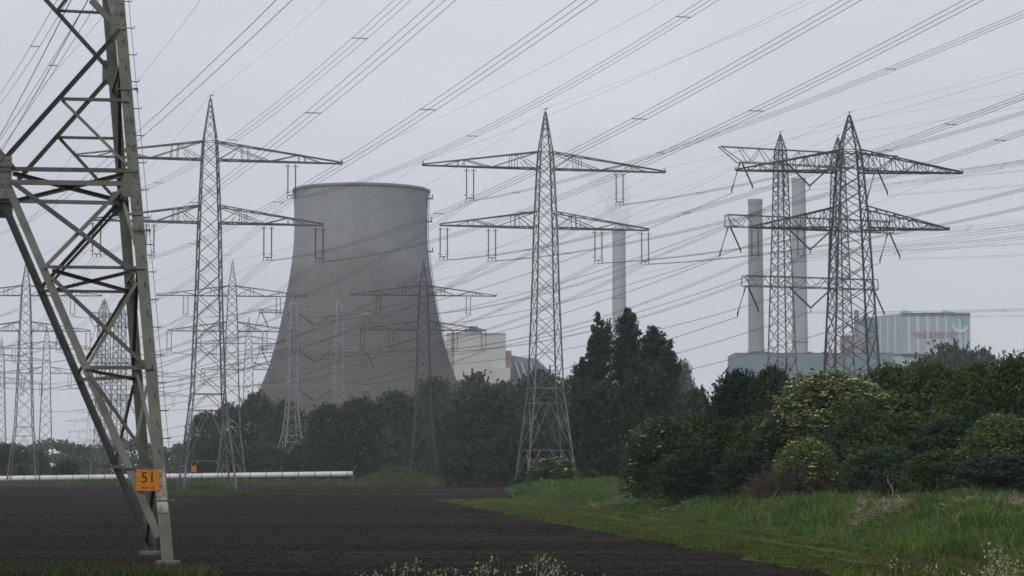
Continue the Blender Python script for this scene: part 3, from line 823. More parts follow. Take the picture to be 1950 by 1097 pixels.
for face, (cx_, cy_), hw, hh in (('F', (2, 327), .33, .48), ('B', (4, 386), .36, .52)):
    s = 1 if face == 'F' else -1
    p = plane_pt(cx_, cy_, face); b = MB()
    b.bar(gl(p - Vector((0, 0, hh)) - EY * s * .02), gl(p + Vector((0, 0, hh)) - EY * s * .02), hw * 2, .04, up=EY)
    for q in range(5):
        for e in (-.2, 0, .2):
            c = p + Vector((0, 0, -hh * .8 + hh * .4 * q)) + EX * e - EY * s * .05
            b.bar(gl(c), gl(c - EY * s * .03), .05)
    b.build('gusset_plate', M['green_steel'], G)
for (px, py, f) in ((222, 52, 'F'), (205, 138, 'B'), (246, 350, 'F'), (224, 388, 'B')):
    p = plane_pt(px, py, f); s = 1 if f == 'F' else -1; b = MB()
    b.bar(gl(p - Vector((0, 0, .42)) - EY * s * .01), gl(p + Vector((0, 0, .42)) - EY * s * .01), .36, .035, up=EY)
    b.build('gusset_plate', M['green_steel'], G)
# climbing bolts and the fall-arrest cable on the front right leg
p0, q0 = legs['F']; ld = (q0 - p0).normalized()
for k in range(24):
    z = 3.9 + k * .865
    c = on_leg('F', z) + EX * .2; b = MB()
    b.tube([gl(c - EX * .03), gl(c + EX * .21), gl(c + EX * .23 + Vector((0, 0, .07)))], .017, 5)
    b.build('step_bolt', M['steel_dark'], G)
    c = on_leg('F', z - .43) + EX * .03; b = MB()
    b.tube([gl(c + EY * .02), gl(c - EY * .16), gl(c - EY * .18 + Vector((0, 0, .09)))], .02, 5)
    b.build('step_bolt', M['steel_dark'], G)
b = MB(); b.tube([gl(on_leg('F', 2.9) + EX * .34), gl(on_leg('F', TOPZ - .2) + EX * .30)], .009, 5); b.build('safety_cable', M['steel_dark'], G)
for z in (2.0, 10.4, 14.9):
    c = on_leg('F', z); b = MB()
    b.bar(gl(c - EX * .26 - EY * .05), gl(c + EX * .36 - EY * .05), .035); b.bar(gl(c + EX * .22 - EY * .05), gl(c + EX * .36 - EY * .05), .075)
    b.bar(gl(c + EX * .34 - EY * .05), gl(c + EX * .34 - EY * .05 - Vector((0, 0, .12))), .03)
    b.build('cable_clamp', M['steel'], G)
c0, c1 = on_leg('F', 1.62), on_leg('F', 3.0); b = MB()
b.bar(gl(c0 - EY * .02 - EX * .02), gl(c1 - EY * .02 - EX * .02), .33, .02, up=EY); b.build('paint_patch', M['white'], G)
for f in ('F', 'B'):
    for mir in (0, 1):
        c = mirror(legs[f][0]) if mir else legs[f][0]
        c = gl(c); b = MB(); zb = -.3
        b.v += [(c.x + sx * w, c.y + sy * w, z) for z, w in ((zb, .62), (.22, .55)) for sx, sy in SG] if False else []
        n = 0
        for z, w in ((zb, .36), (.12, .34), (.16, .30)):
            for sx, sy in SG: b.v.append((c.x + sx * w, c.y + sy * w, z))
        for lv in (0, 4):
            for i in range(4):
                j = (i + 1) % 4; b.f.append((lv + i, lv + j, lv + 4 + j, lv + 4 + i))
        b.f.append((8, 9, 10, 11)); b.build('footing', M['concrete'], G)
# upper rest of the tower, above the frame
b = MB()
zz = [19.5, 22, 24.5, 27]
for a, c in zip(zz, zz[1:]):
    for f in ('F', 'B'):
        P0, P1 = on_leg(f, a), on_leg(f, c)
        b.bar(gl(P0), gl(mirror(P1)), .13); b.bar(gl(mirror(P0)), gl(P1), .13)
        b.bar(gl(P1), gl(mirror(P1)), .12)
b.build('bracing', M['green_steel'], G)
# number sign
def sign(p, w, h, tilt, big, small, label, big_size):
    r = empty('number_sign', p, tilt)
    b = MB(); b.box(-w / 2, w / 2, -.012, .012, -h / 2, h / 2); pl = b.build('plate', M['orange'], r)
    b = MB(); b.box(-w * .16, w * .30, -.02, .0, h / 2 - .01, h / 2 + .03); b.build('clip', M['steel'], r)
    for txt, sz, x, z in ((big, big_size, .01, .06), (small, big_size * .20, .0, -h * .37)):
        if not txt: continue
        me = text_mesh(txt, sz, .002); o = link('lettering', me, M['black'], r)
        o.rotation_euler = (pi / 2, 0, 0); o.location = (x, -.0165, z)
    return tag(r, label, 'sign')
p = plane_pt(281, 914, 'F') - EY * .12
sign(p, .70, .66, PHI * .6, '51', 'PBEW 150', 'orange number sign reading 51 bolted to the green tower leg', .46)
for key, px, py, lab in (('P2', 369, 893, 'tiny orange plate on the left leg of the tall pylon in the field'), ('P3', 1032, 878, 'tiny orange plate on the pylon above the flowering bush')):
    d = PYL[key][1] - 3.9
    sign(at(px, py, d), .72, .85, radians(14), '!', '', lab, .3)

# ---------------------------------------------------------------- cooling tower
TD = 1085.0
r = empty('cooling_tower', (xat(686, TD), TD, 0.5))
prof_px = [(740, 188), (700, 173), (650, 157.5), (600, 147), (555, 138.5), (515, 132), (480, 127.5), (445, 125.5), (410, 126), (385, 127), (362, 129)]
def tz(py): return zat(py, TD) - .5
s = TD / F
prof = [(224 * s, 8), (207 * s, 22)] + [(w * s, tz(py)) for py, w in prof_px]
fine = []
for (r0, z0), (r1, z1) in zip(prof, prof[1:]):
    for k in range(4): fine.append((r0 + (r1 - r0) * k / 4, z0 + (z1 - z0) * k / 4))
fine.append(prof[-1])
zs = np.array([z for _, z in fine]); rr = np.array([x for x, _ in fine])
for _ in range(6): rr[1:-1] = .25 * rr[:-2] + .5 * rr[1:-1] + .25 * rr[2:]
outer = list(zip(rr, zs)); inner = [(a - .8, z) for a, z in reversed(outer)]
b = MB()
K = 160                                                     # shallow vertical ribs on the shell
n0 = 0
allp = outer + inner
for i, (a, z) in enumerate(allp):
    for j in range(K):
        t = 2 * pi * j / K; q = a + (.28 if (j % 2 == 0 and i < len(outer)) else 0)
        b.v.append((q * cos(t), q * sin(t), z))
for i in range(len(allp) - 1):
    for j in range(K):
        q = (j + 1) % K; b.f.append((i * K + j, i * K + q, i * K + K + q, i * K + K + j))
b.build('shell', M['tower'], r, True)
tr, tzp = outer[-1]
b = MB(); b.lathe([(tr - .8, tzp - 1.3), (tr + .35, tzp - 1.3), (tr + .5, tzp - 1.1), (tr + .5, tzp), (tr - .8, tzp), (tr - .8, tzp - 1.3)], 120, cap=False)
b.build('rim', mat('dark_rim_concrete', (0.21, 0.21, 0.215), .9), r, True)
b = MB()
for j in range(44):
    t0, t1 = 2 * pi * j / 44, 2 * pi * (j + .5) / 44
    a, c = 224 * s, 232 * s
    for e in (-1, 1):
        t2 = t0 + e * pi / 44
        b.bar((c * cos(t0), c * sin(t0), -.5), (a * cos(t2), a * sin(t2), 8.2), .9)
b.build('column_ring', M['stack'], r)
b = MB(); dl = radians(-8)                                   # caged ladder up the right flank
prevp = None
for a, z in outer[12:]:
    c = Vector(((a + 1.0) * cos(dl), (a + 1.0) * sin(dl), z))
    if prevp is not None:
        for e in (-.5, .5): b.bar(prevp + Vector((.2, e, 0)), c + Vector((.2, e, 0)), .25)
        b.bar(c + Vector((.2, -.5, 0)), c + Vector((.2, .5, 0)), .2)
    prevp = c
for z in (tzp - 4, tzp - 14, tzp - 27):
    a = np.interp(z, zs, rr); c = Vector(((a + 1.4) * cos(dl), (a + 1.4) * sin(dl), z))
    b.box(c.x - .8, c.x + 1.4, c.y - 1.6, c.y + 1.6, z - .3, z); b.box(c.x + .9, c.x + 1.3, c.y - 1.6, c.y + 1.6, z, z + 1.6)
b.build('ladder', M['steel'], r)
tag(r, 'huge grey concrete cooling tower with flared rim and dark lower half', 'cooling tower')

# ---------------------------------------------------------------- power station
def wall_box(name, px0, px1, py0, d, depth, m, parent, zb=0.0, base=None):
    x0, x1 = xat(px0, d), xat(px1, d); z1 = zat(py0, d)
    b = MB(); b.box(x0, x1, d, d + depth, zb if base is None else zat(base, d), z1)
    o = b.build(name, m, parent); return o
def rooted(name, X, Y): return empty(name, (X, Y, 0))
def reparent(root):
    for c in root.children:
        c.matrix_parent_inverse = Matrix.Translation(root.location).inverted()
# cream boiler house right of the tower
D = 1300
r = rooted('boiler_house', xat(915, D), D)
wall_box('wall', 850, 963, 634, D, 40, M['cream'], r); wall_box('penthouse', 884, 917, 626, D + 8, 20, M['bluegrey'], r, base=640)
wall_box('penthouse', 893, 910, 621, D + 11, 12, M['bluegrey'], r, base=628)
wall_box('plinth', 940, 972, 700, D - 3, 20, M['cream'], r)
wall_box('stair_tower', 963.3, 974, 668, D + 1, 22, M['redbrown'], r)
b = MB()
b.box(xat(850, D), xat(963, D), D - .25, D - .004, zat(637, D), zat(634.2, D)); b.build('trim', mat('cream_trim', (.40, .38, .36)), r)
reparent(r); tag(r, 'cream clad boiler house with red-brown stair tower, right of the cooling tower', 'building')
r = rooted('coal_shed', xat(1000, 1350), 1350)
b = MB(); y0, y1 = 1350, 1400
pr = [(974, 905), (974, 676), (990, 680), (1022, 683), (1045, 705), (1060, 905)]
for yy in (y0, y1):
    for px, py in pr: b.v.append((xat(px, 1350), yy, zat(py, 1350)))
b.f = [tuple(range(6)), tuple(range(11, 5, -1))] + [(i, i + 6, (i + 1) % 6 + 6, (i + 1) % 6) for i in range(6)]
b.build('wall', M['bluegrey'], r)
b = MB()
for a, c in (((981, 690), (992, 722)), ((992, 690), (1003, 722)), ((1008, 684), (1020, 722))):
    b.bar(at(*a, 1349), at(*c, 1349), 1.1)
b.build('bracing', M['paleclad'], r)
reparent(r); tag(r, 'grey shed with a sloping roof and pale diagonal braces beside the cream boiler house', 'building')
# thin gantry mast left of the cream house
b = MB(); x = xat(862, 1200)
for e in (-.5, .5): b.bar((x + e, 1200, 0), (x + e, 1200, zat(628, 1200)), .35)
for k in range(18): b.bar((x - .5, 1200, k * 3.8), (x + .5, 1200, k * 3.8 + 3.8), .25)
b.bar((x - 4, 1200, zat(640, 1200)), (x + 9, 1200, zat(628, 1200)), .5)
o = b.build('lattice_mast', M['steel']); tag(o, 'thin lattice mast standing before the cream boiler house', 'mast')
def chimney(px_top, py_top, w_top, px_bot, py_bot, w_bot, d, m, label, grp=None):
    h = zat(py_top, d); k = d / F; wb = w_bot + (w_bot - w_top) * .3
    r = empty('chimney', (xat(px_top, d), d, 0))
    r0, r1 = w_bot * k / 2 * 1.06, w_top * k / 2
    b = MB(); b.lathe([(r0, 0), (r0 + (r1 - r0) * .5, h * .5), (r1, h - 3), (r1 + .25, h - 2.8), (r1 + .25, h), (r1 - .8, h), (r1 - .8, h - 12)], 40); b.build('shaft', m, r, False)
    for z in (h * .45, h * .72):
        b = MB(); rz = r0 + (r1 - r0) * z / h; b.lathe([(rz + .05, z), (rz + .45, z), (rz + .45, z + .8), (rz + .05, z + .8)], 40); b.build('gallery', m, r)
    for p in r.children[0].data.polygons: p.use_smooth = len(p.vertices) == 4
    return tag(r, label, 'chimney', grp)
chimney(1179.5, 437, 25, 1181, 640, 27, 1750, M['stack_pale'], 'lone pale chimney rising behind the poplars, its top lost in smoke')
chimney(1440.5, 380, 27, 1446, 670, 31, 1526, M['stack'], 'shorter left chimney of the pair above the blue-grey hall', 'twin chimneys')
chimney(1524, 340, 26, 1531, 670, 31, 1560, M['stack_pale'], 'taller paler right chimney of the pair above the blue-grey hall', 'twin chimneys')
D = 1500
r = rooted('turbine_hall', xat(1500, D), D)
wall_box('wall', 1400, 1700, 673, D, 50, M['bluegrey'], r)
b = MB(); b.box(xat(1399.6, D), xat(1700.4, D), D - .3, D + 50.3, zat(673, D), zat(672, D)); b.build('roof', M['darkroof'], r)
for k, w in ((1428, 8), (1442, 10), (1458, 12), (1540, 10), (1570, 9)):
    b = MB(); b.box(xat(k, D), xat(k + w, D), D + 5, D + 11, zat(672, D) - .01, zat(669, D)); b.build('roof_vent', M['steel'], r)
reparent(r); tag(r, 'long low blue-grey turbine hall at the foot of the twin chimneys', 'building')
# dim back block with stacks, and the pinkish block
r = rooted('boiler_block', xat(1650, D), D + 30)
wall_box('wall', 1648, 1690, 604, D + 60, 40, M['bluegrey'], r); wall_box('stack', 1630, 1637, 590, D + 62, 6, M['bluegrey'], r)
wall_box('annex', 1636, 1648, 620, D + 61, 30, M['lightclad'], r)
reparent(r); tag(r, 'dim blue-grey boiler block with a slim stack behind the dark pylon', 'building')
r = rooted('pump_house', xat(1625, D), D + 52)
wall_box('wall', 1603, 1642, 640, D + 52, 6, M['pinkbrick'], r); reparent(r)
b = MB(); b.box(xat(1602.6, D + 52), xat(1642.4, D + 52), D + 51.7, D + 58.3, zat(640, D + 52) + .003, zat(639, D + 52)); o = b.build('roof', M['darkroof'], r); o.matrix_parent_inverse = Matrix.Translation(r.location).inverted()
tag(r, 'pinkish block seen through the lattice of the dark pylon', 'building')
# the tall block with lettering
D = 1530
r = rooted('silo_block', xat(1768, D), D)
def prism(name, pts_px, py0, base, d, depth_back, m):
    """plan polyline given as (px, extra depth)"""
    b = MB(); z0, z1 = zat(base, d), zat(py0, d); top = []
    P = [(xat(px, d), d + e) for px, e in pts_px] + [(xat(pts_px[-1][0], d), d + depth_back), (xat(pts_px[0][0], d), d + depth_back)]
    n = len(P)
    for z in (z0, z1):
        for x, y in P: b.v.append((x, y, z))
    for i in range(n):
        j = (i + 1) % n; b.f.append((i, j, n + j, n + i))
    b.f.append(tuple(range(n, 2 * n))); return b.build(name, m, r)
prism('wall', [(1682, 24), (1718, 0), (1849, 0)], 597.5, 674, D, 60, M['lightclad'])
prism('base_wall', [(1683, 26), (1718, 2.5), (1848, 2.5)], 673.5, 905, D, 58, M['paleclad'])
b = MB()
for k, (px, w) in enumerate(((1732, 5), (1749, 5.5), (1768, 5.5), (1786, 5.5), (1803, 5), (1829, 5), (1840, 3))):
    b.box(xat(px - w / 2, D), xat(px + w / 2, D), D - .25, D - .02, zat(672, D), zat(601, D))
for t in (.15, .45, .75):
    x = xat(1682 + 36 * t, D); y = D + 24 * (1 - t)
    b.bar((x, y - .3, zat(672, D)), (x, y - .3, zat(600, D)), 1.4, .3, up=(0, 1, 0))
b.build('cladding_rib', M['paleclad'], r)
b = MB(); b.box(xat(1718, D), xat(1849.4, D), D - .4, D + 60.2, zat(597.5, D) + .003, zat(596, D)); b.box(xat(1718, D), xat(1849.3, D), D - .35, D - .004, zat(601, D), zat(599.5, D))
b.box(xat(1722, D), xat(1782, D), D + .4, D + 2.2, zat(676.5, D), zat(674, D) + .0); b.build('roof_edge', M['darkroof'], r)
for px0, px1, py in ((1723, 1731, 589.5), (1733, 1743, 591), (1761, 1770, 593.5), (1800, 1808, 590), (1813, 1823, 592)):
    b = MB(); b.box(xat(px0, D), xat(px1, D), D + 6, D + 10, zat(596, D) + .003, zat(py, D)); b.build('roof_vent', M['paleclad'], r)
reparent(r); tag(r, 'tall pale blue-grey ribbed block with red lettering and a teal swirl, behind the hedge', 'building')
me = text_mesh('·essent·', 7.4, .12); o = link('lettering', me, M['signred'], r)
o.rotation_euler = (pi / 2, 0, 0); o.location = (xat(1780, D) - xat(1768, D), -.45, zat(636, D)); o.scale = (1.27, 1.0, 1)
def blob2d(pts, y, t, m, name):
    b = MB(); n = len(pts)
    for yy in (y, y + t):
        for x, z in pts: b.v.append((x, yy, z))
    b.f.append(tuple(range(n))); b.f.append(tuple(range(2 * n - 1, n - 1, -1)))
    for i in range(n):
        j = (i + 1) % n; b.f.append((i, i + n, j + n, j))
    return b.build(name, m, r)
k = D / F
cx0, cz0 = xat(1831, D) - xat(1768, D), zat(619, D)
def arc(R0, R1, a0, a1, ox=0, oz=0, n=24, taper=True):
    out, inn = [], []
    for i in range(n + 1):
        t = i / n; a = radians(a0 + (a1 - a0) * t); w = (R1 - R0) * (sin(pi * min(1, t * 1.0)) ** .7 if taper else 1)
        out.append((cx0 + ox + R1 * cos(a), cz0 + oz + R1 * sin(a))); inn.append((cx0 + ox + (R1 - w) * cos(a), cz0 + oz + (R1 - w) * sin(a)))
    return out[::-1] + inn[1:-1]
blob2d(arc(3.0 * k * 1.0, 14.0 * k, 118, -40, 1.0 * k, 2 * k), -.46, .2, M['signteal'], 'emblem')
blob2d(arc(8.5 * k, 15.5 * k, 160, 372, -1.0 * k, 0), -.50, .2, M['signwhite'], 'emblem')

# white pipeline on the far verge
PD = 622
def pipe_pt(px, py): return at(px, py, PD)
b = MB(); pp = []
for i in range(61):
    px = -250 + (672 + 250) * i / 60; pp.append(at(px, 915 - (px + 250) * 12.5 / 922, PD))
b.tube(pp, .68, 14); pr = empty('pipeline', (pp[0].x, PD, 0))
o = b.build('pipe', M['pipe'], pr, True)
b = MB()
for i in range(0, 61, 3):
    c = pp[i]; b.bar((c.x, PD, zground(c.x, PD) - .2), (c.x, PD, c.z - .5), .5)
    b.bar((c.x - .5, PD, c.z - .6), (c.x + .5, PD, c.z - .6), .5)
b.build('support', M['concrete'], pr)
b = MB()
for i in range(1, 60, 2):
    c = pp[i].lerp(pp[i + 1], .3); b.tube([c - Vector((.09, 0, 0)), c + Vector((.09, 0, 0))], .71, 14)
b.build('joint_band', M['steel'], pr)
reparent(pr); tag(pr, 'long white pipeline running along the far edge of the field', 'pipeline')

# ---------------------------------------------------------------- vegetation
def leaves(centres, radii, n_each, size, rng, squash=.8, flat=0.0):
    """leaf-sized quads spread through lumps; returns (n*4,3)"""
    out = []
    for c, rad, n in zip(centres, radii, n_each):
        d = rng.normal(size=(n, 3)); d /= np.linalg.norm(d, axis=1)[:, None]
        u = rng.random(n) ** .45
        p = c + d * (u * rad)[:, None] * np.array([1, 1, squash])
        nn = d * .55 + rng.normal(size=(n, 3)) * .6; nn[:, 2] += .45 + flat
        nn /= np.linalg.norm(nn, axis=1)[:, None]
        t = np.cross(nn, rng.normal(size=(n, 3))); t /= np.linalg.norm(t, axis=1)[:, None] + 1e-9
        bt = np.cross(nn, t)
        s = size * (.6 + .8 * rng.random(n))[:, None]
        q = np.stack([p - t * s * .62, p - bt * s * .36 + nn * s * .05, p + t * s * .62, p + bt * s * .36 + nn * s * .05], 1)
        out.append(q.reshape(-1, 3))
    return np.concatenate(out)
def crown_lumps(rng, kind, w, h):
    """lump centres for a crown of width w and height h, base at z=0"""
    C, R = [], []
    if kind == 'round':
        n = 75
        for _ in range(n):
            a = rng.random() * 2 * pi; z = .12 + .80 * rng.random()
            env = (1 - abs((z - .42) / .62) ** 2.2) ** .5 if abs((z - .42) / .62) < 1 else .15
            q = env * (.45 + .55 * rng.random() ** .5)
            C.append((cos(a) * q * w * .42, sin(a) * q * w * .42, z * h)); R.append(w * (.07 + .10 * rng.random()))
    elif kind == 'poplar':
        for _ in range(110):
            a = rng.random() * 2 * pi; z = .02 + .95 * rng.random()
            env = .95 * max(.02, 1 - z ** 4) ** .6 * (.75 + .25 * min(1, z / .2)) * (.85 + .15 * sin(z * 17 + 3 * a))
            q = env * (.35 + .65 * rng.random() ** .5)
            C.append((cos(a) * q * w * .40, sin(a) * q * w * .40, z * h)); R.append(w * (.08 + .10 * rng.random()))
        C.append((0, 0, h * .965)); R.append(w * .10)
    else:                                                      # bush: domes down to the ground
        for _ in range(95):
            a = rng.random() * 2 * pi; z = rng.random() ** .75
            env = (1 - z ** 2.8) ** .5
            q = env * (.4 + .6 * rng.random() ** .5)
            C.append((cos(a) * q * w * .44, sin(a) * q * w * .44, z * h * .92 + .05 * h)); R.append(min(w, h) * (.08 + .10 * rng.random()))
    return np.array(C), np.array(R)
def trunk_mesh(rng, h, r0, w, nb=6, lo=.15):
    b = MB(); lean = rng.normal(size=2) * .03 * h
    pts = [Vector((lean[0] * t * t, lean[1] * t * t, h * .85 * t)) for t in (0, .15, .35, .6, .85, 1)]
    b.tube(pts, [r0 * 1.25, r0, r0 * .8, r0 * .55, r0 * .3, r0 * .1], 7)
    for k in range(nb):
        t = lo + .7 * (k + rng.random()) / nb; a = rng.random() * 2 * pi
        s = Vector((lean[0] * t * t, lean[1] * t * t, h * .85 * t)); L = w * .42 * (1.1 - t * .6)
        e = s + Vector((cos(a) * L, sin(a) * L, L * .7)); mpt = s.lerp(e, .5) + Vector((0, 0, -.06 * L))
        b.tube([s, mpt, e], [r0 * .42, r0 * .28, r0 * .08], 5)
    return b
def crown_fill(rng, kind, w, h, n, size, flat):
    z = rng.random(n); a = rng.random(n) * 2 * pi; ph = rng.random(8) * 6.28
    if kind == 'poplar': z = .02 + .99 * z ** 1.12; env = np.minimum(1, 1.30 * (1.03 - z) ** .62) * (.72 + .28 * np.minimum(1, z / .25))
    elif kind == 'round': z = .06 + .94 * z; env = np.maximum(.05, 1 - np.abs((z - .42) / .60) ** 2.3) ** .5
    else: z = z ** .9; env = np.maximum(.02, 1 - z ** 2.8) ** .5
    if kind == 'poplar':
        k = rng.integers(0, 6, n); ox = np.append(0, rng.permutation([-.27, -.14, .05, .17, .28]) * w); oy = np.append(0, rng.normal(size=5) * .16 * w); ht = np.append(1.0, .80 + .17 * rng.random(5))
        z = .02 + .98 * rng.random(n) ** 1.05; env = np.maximum(.02, 1 - z ** 5.5) ** .55 * .60 * np.append(1.1, .8 + .35 * rng.random(5))[k]
        nz = .24 * np.sin(3 * a + 9 * z + ph[k % 8]) + .24 * np.sin(2 * a - 19 * z + ph[(k + 3) % 8]) + .18 * np.sin(a + 41 * z + k)
        u = rng.random(n) ** .45; u = np.where(rng.random(n) < .08, 1 + .45 * rng.random(n), u)
        q = env * (.85 + nz) * u * w * .47
        C = np.stack([ox[k] * (.6 + .4 * z) + np.cos(a) * q, oy[k] * (.6 + .4 * z) + np.sin(a) * q, z * h * ht[k] + rng.normal(size=n) * .012 * h], 1)
        return leaves(C, np.full(n // 6 + 1, size * 1.1), [6] * (n // 6), size, rng, flat=flat)
    nz = .13 * np.sin(3 * a + 7 * z + ph[0]) + .10 * np.sin(5 * a - 13 * z + ph[1]) + .09 * np.sin(2 * a + 23 * z + ph[2]) + .07 * np.sin(9 * a + 31 * z + ph[3]) + .06 * np.sin(13 * a - 47 * z + ph[4])
    u = rng.random(n) ** .42; u = np.where(rng.random(n) < .05, 1 + .16 * rng.random(n), u)
    q = env * (.92 + nz) * u * w * .47
    zt = z * h * (1 + .06 * np.sin(4 * a + ph[5]) * (q / w)) + rng.normal(size=n) * .015 * h
    C = np.stack([np.cos(a) * q, np.sin(a) * q, zt], 1)
    return leaves(C, np.full(n // 6 + 1, size * .9), [6] * (n // 6), size, rng, flat=flat)
def shoots(rng, kind, w, h, size, n, k):
    """loose leafy shoots reaching out of the crown, so that outlines stay ragged"""
    C = []
    for _ in range(n):
        a = rng.random() * 2 * pi; z = .25 + .75 * rng.random()
        env = max(.03, 1 - z ** 2.8) ** .5 if kind != 'round' else max(.05, 1 - abs((z - .42) / .60) ** 2.3) ** .5
        p = np.array([cos(a) * env * w * .40, sin(a) * env * w * .40, z * h * .92])
        d = np.array([cos(a) * env, sin(a) * env, .35 + 1.0 * z]) + rng.normal(size=3) * .35; d /= np.linalg.norm(d)
        L = min(w, h) * (.10 + .14 * rng.random())
        for j in range(k): C.append(p + d * L * (j + rng.random()) / k + np.array([0, 0, -.25 * L * (j / k) ** 2]))
    return leaves(np.array(C), np.full(len(C), size * .5), [3] * len(C), size * .9, rng)
PROTO = {}
def proto(key, kind, w, h, n, size, seed, flat=0.0):
    rng = np.random.default_rng(seed); C, R = crown_lumps(rng, kind, w, h)
    ne = np.maximum(12, (n * R ** 2 / (R ** 2).sum()).astype(int))
    ne = (ne * (.5 if kind != 'poplar' else .3)).astype(int) + 4
    V = np.concatenate([leaves(C, R, ne, size, rng, flat=flat), crown_fill(rng, kind, w, h, int(n * (.62 if kind != 'poplar' else 1.0)), size, flat)])
    if kind != 'poplar': V = np.concatenate([V, shoots(rng, kind, w, h, size, 90 if kind == 'bush' else 60, 9 if kind == 'bush' else 5)])
    V[:, 2] = np.maximum(V[:, 2], .02)
    PROTO[key] = (V, w, h, trunk_mesh(rng, h, .018 * h + .05, w, lo=.05 if kind == 'bush' else .2), C, R)
for k in range(4): proto(f'round{k}', 'round', 20, 20, 8000, .75, 10 + k)
for k in range(3): proto(f'pop{k}', 'poplar', 7, 26, 17000, .46, 30 + k)
for k in range(3): proto(f'fill{k}', 'bush', 16, 12, 4200, .70, 40 + k)
for k in range(5): proto(f'bush{k}', 'bush', 7, 7, 19000, .19, 50 + k)
MESHES = {}
def plant(pkey, leaf, px, py_top, wpx, d, label, name='tree', cat='tree', group=None, base=None, rz=None, depth=None, cover=None):
    V, w0, h0, tb, C, R = PROTO[pkey]
    X = xat(px, d); z0 = zground(X, d) - .1 if base is None else base
    h = zat(py_top, d) - z0; w = wpx * d / F
    r = empty(name, (X, d, z0), random.Random(px * 7 + py_top).uniform(0, 6.28) if rz is None else rz, (w / w0, (depth or w) / w0, h / h0))
    mk = (pkey, leaf)
    if mk not in MESHES:
        o = np_mesh('crown', V, 4, M[leaf], r); t = tb.build('trunk', M['bark'], r); MESHES[mk] = (o.data, t.data)
    else:
        for nm, me in zip(('crown', 'trunk'), MESHES[mk]):
            o = bpy.data.objects.new(nm, me); COL.objects.link(o); o.parent = r
    if cover:                                                  # flat-topped flower heads over the outside of the crown
        n, size = cover; rng = np.random.default_rng(int(px) + 3)
        i = rng.integers(0, len(C), n); d3 = rng.normal(size=(n, 3)); d3[:, 2] = np.abs(d3[:, 2]) * .8 + .1; d3[:, 1] -= .0
        d3 /= np.linalg.norm(d3, axis=1)[:, None]
        p = C[i] + d3 * R[i][:, None] * 1.02
        keep = np.hypot(p[:, 0], p[:, 1]) > .25 * w0 * .5 + 0 * p[:, 0]; p = p[keep]; n = len(p)
        Q = []
        for q in range(5):
            o_ = rng.normal(size=(n, 3)) * size * .45; o_[:, 2] *= .25
            s = size * .36; nn = np.stack([rng.normal(size=n) * .35, rng.normal(size=n) * .35 - .25, np.ones(n)], 1); nn /= np.linalg.norm(nn, axis=1)[:, None]
            t = np.cross(nn, rng.normal(size=(n, 3))); t /= np.linalg.norm(t, axis=1)[:, None]; bt = np.cross(nn, t)
            c = p + o_; Q.append(np.stack([c - t * s, c - bt * s, c + t * s, c + bt * s], 1))
        o = np_mesh('blossom', np.stack(Q, 1).reshape(-1, 3), 4, M['blossom'], r)
    return tag(r, label, cat, group)
g = 'trees of the wood below the cooling tower'
wood = [
 ('round0', 'leaf_mid', 392, 786, 75, 820, 'hazy round tree at the left end of the wood, behind the tall left pylon'),
 ('round1', 'leaf_mid', 436, 770, 80, 840, 'hazy tree directly behind the smaller left pylon'),
 ('round2', 'leaf_mid', 488, 752, 90, 850, 'tallest hazy tree left of the cooling tower foot'),
 ('round3', 'leaf_mid', 545, 764, 90, 830, 'hazy tree behind the left mast of the pale portal pylon'),
 ('round0', 'leaf_mid', 622, 772, 100, 645, 'dark tree in front of the tower right of the pale portal mast'),
 ('round1', 'leaf_mid', 682, 760, 105, 655, 'dark tree below the middle of the cooling tower'),
 ('round2', 'leaf_mid', 755, 748, 110, 705, 'dark tree left of the pylon before the cooling tower'),
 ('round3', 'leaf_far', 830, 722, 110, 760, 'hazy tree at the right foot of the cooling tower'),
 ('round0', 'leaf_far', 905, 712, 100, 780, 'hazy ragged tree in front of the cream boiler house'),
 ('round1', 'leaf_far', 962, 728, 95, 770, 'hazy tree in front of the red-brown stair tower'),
 ('round2', 'leaf_mid', 1030, 708, 115, 700, 'hazy tree behind the legs of the pylon by the flowering bush'),
 ('round3', 'leaf_mid', 1085, 720, 90, 640, 'dark tree between that pylon and the poplars'),
 ('round1', 'leaf_dark', 925, 738, 150, 590, 'big dark leafy tree in front of the wood, right of the cooling tower'),
 ('round2', 'leaf_dark', 862, 775, 110, 700, 'dark round tree at the left of the big dark tree'),
 ('round3', 'leaf_dark', 985, 800, 90, 560, 'dark tree at the right of the big dark tree'),
 ('fill0', 'leaf_mid', 650, 830, 120, 650, 'dark undergrowth bush at the left end of the wood edge'),
 ('fill1', 'leaf_green', 735, 822, 100, 690, 'lighter green bush at the wood edge above the grass mound'),
 ('fill2', 'leaf_dark', 873, 845, 80, 575, 'low dark bush below the big dark tree, left side'),
 ('fill0', 'leaf_dark', 930, 845, 140, 560, 'low dark bush below the big dark tree, right side'),
 ('fill1', 'leaf_dark', 1020, 830, 120, 470, 'low dark bush behind the legs of the pylon by the flowering bush'),
 ('fill2', 'leaf_mid', 575, 850, 70, 665, 'small dark bush behind the white pipeline end'),
 ('fill2', 'leaf_mid', 500, 845, 130, 760, 'hazy undergrowth behind the white pipeline'),
 ('fill0', 'leaf_mid', 410, 850, 110, 760, 'hazy undergrowth behind the feet of the tall left pylon')]
for a in wood: plant(*a, group=g)
g = 'poplars and trees right of the middle pylon'
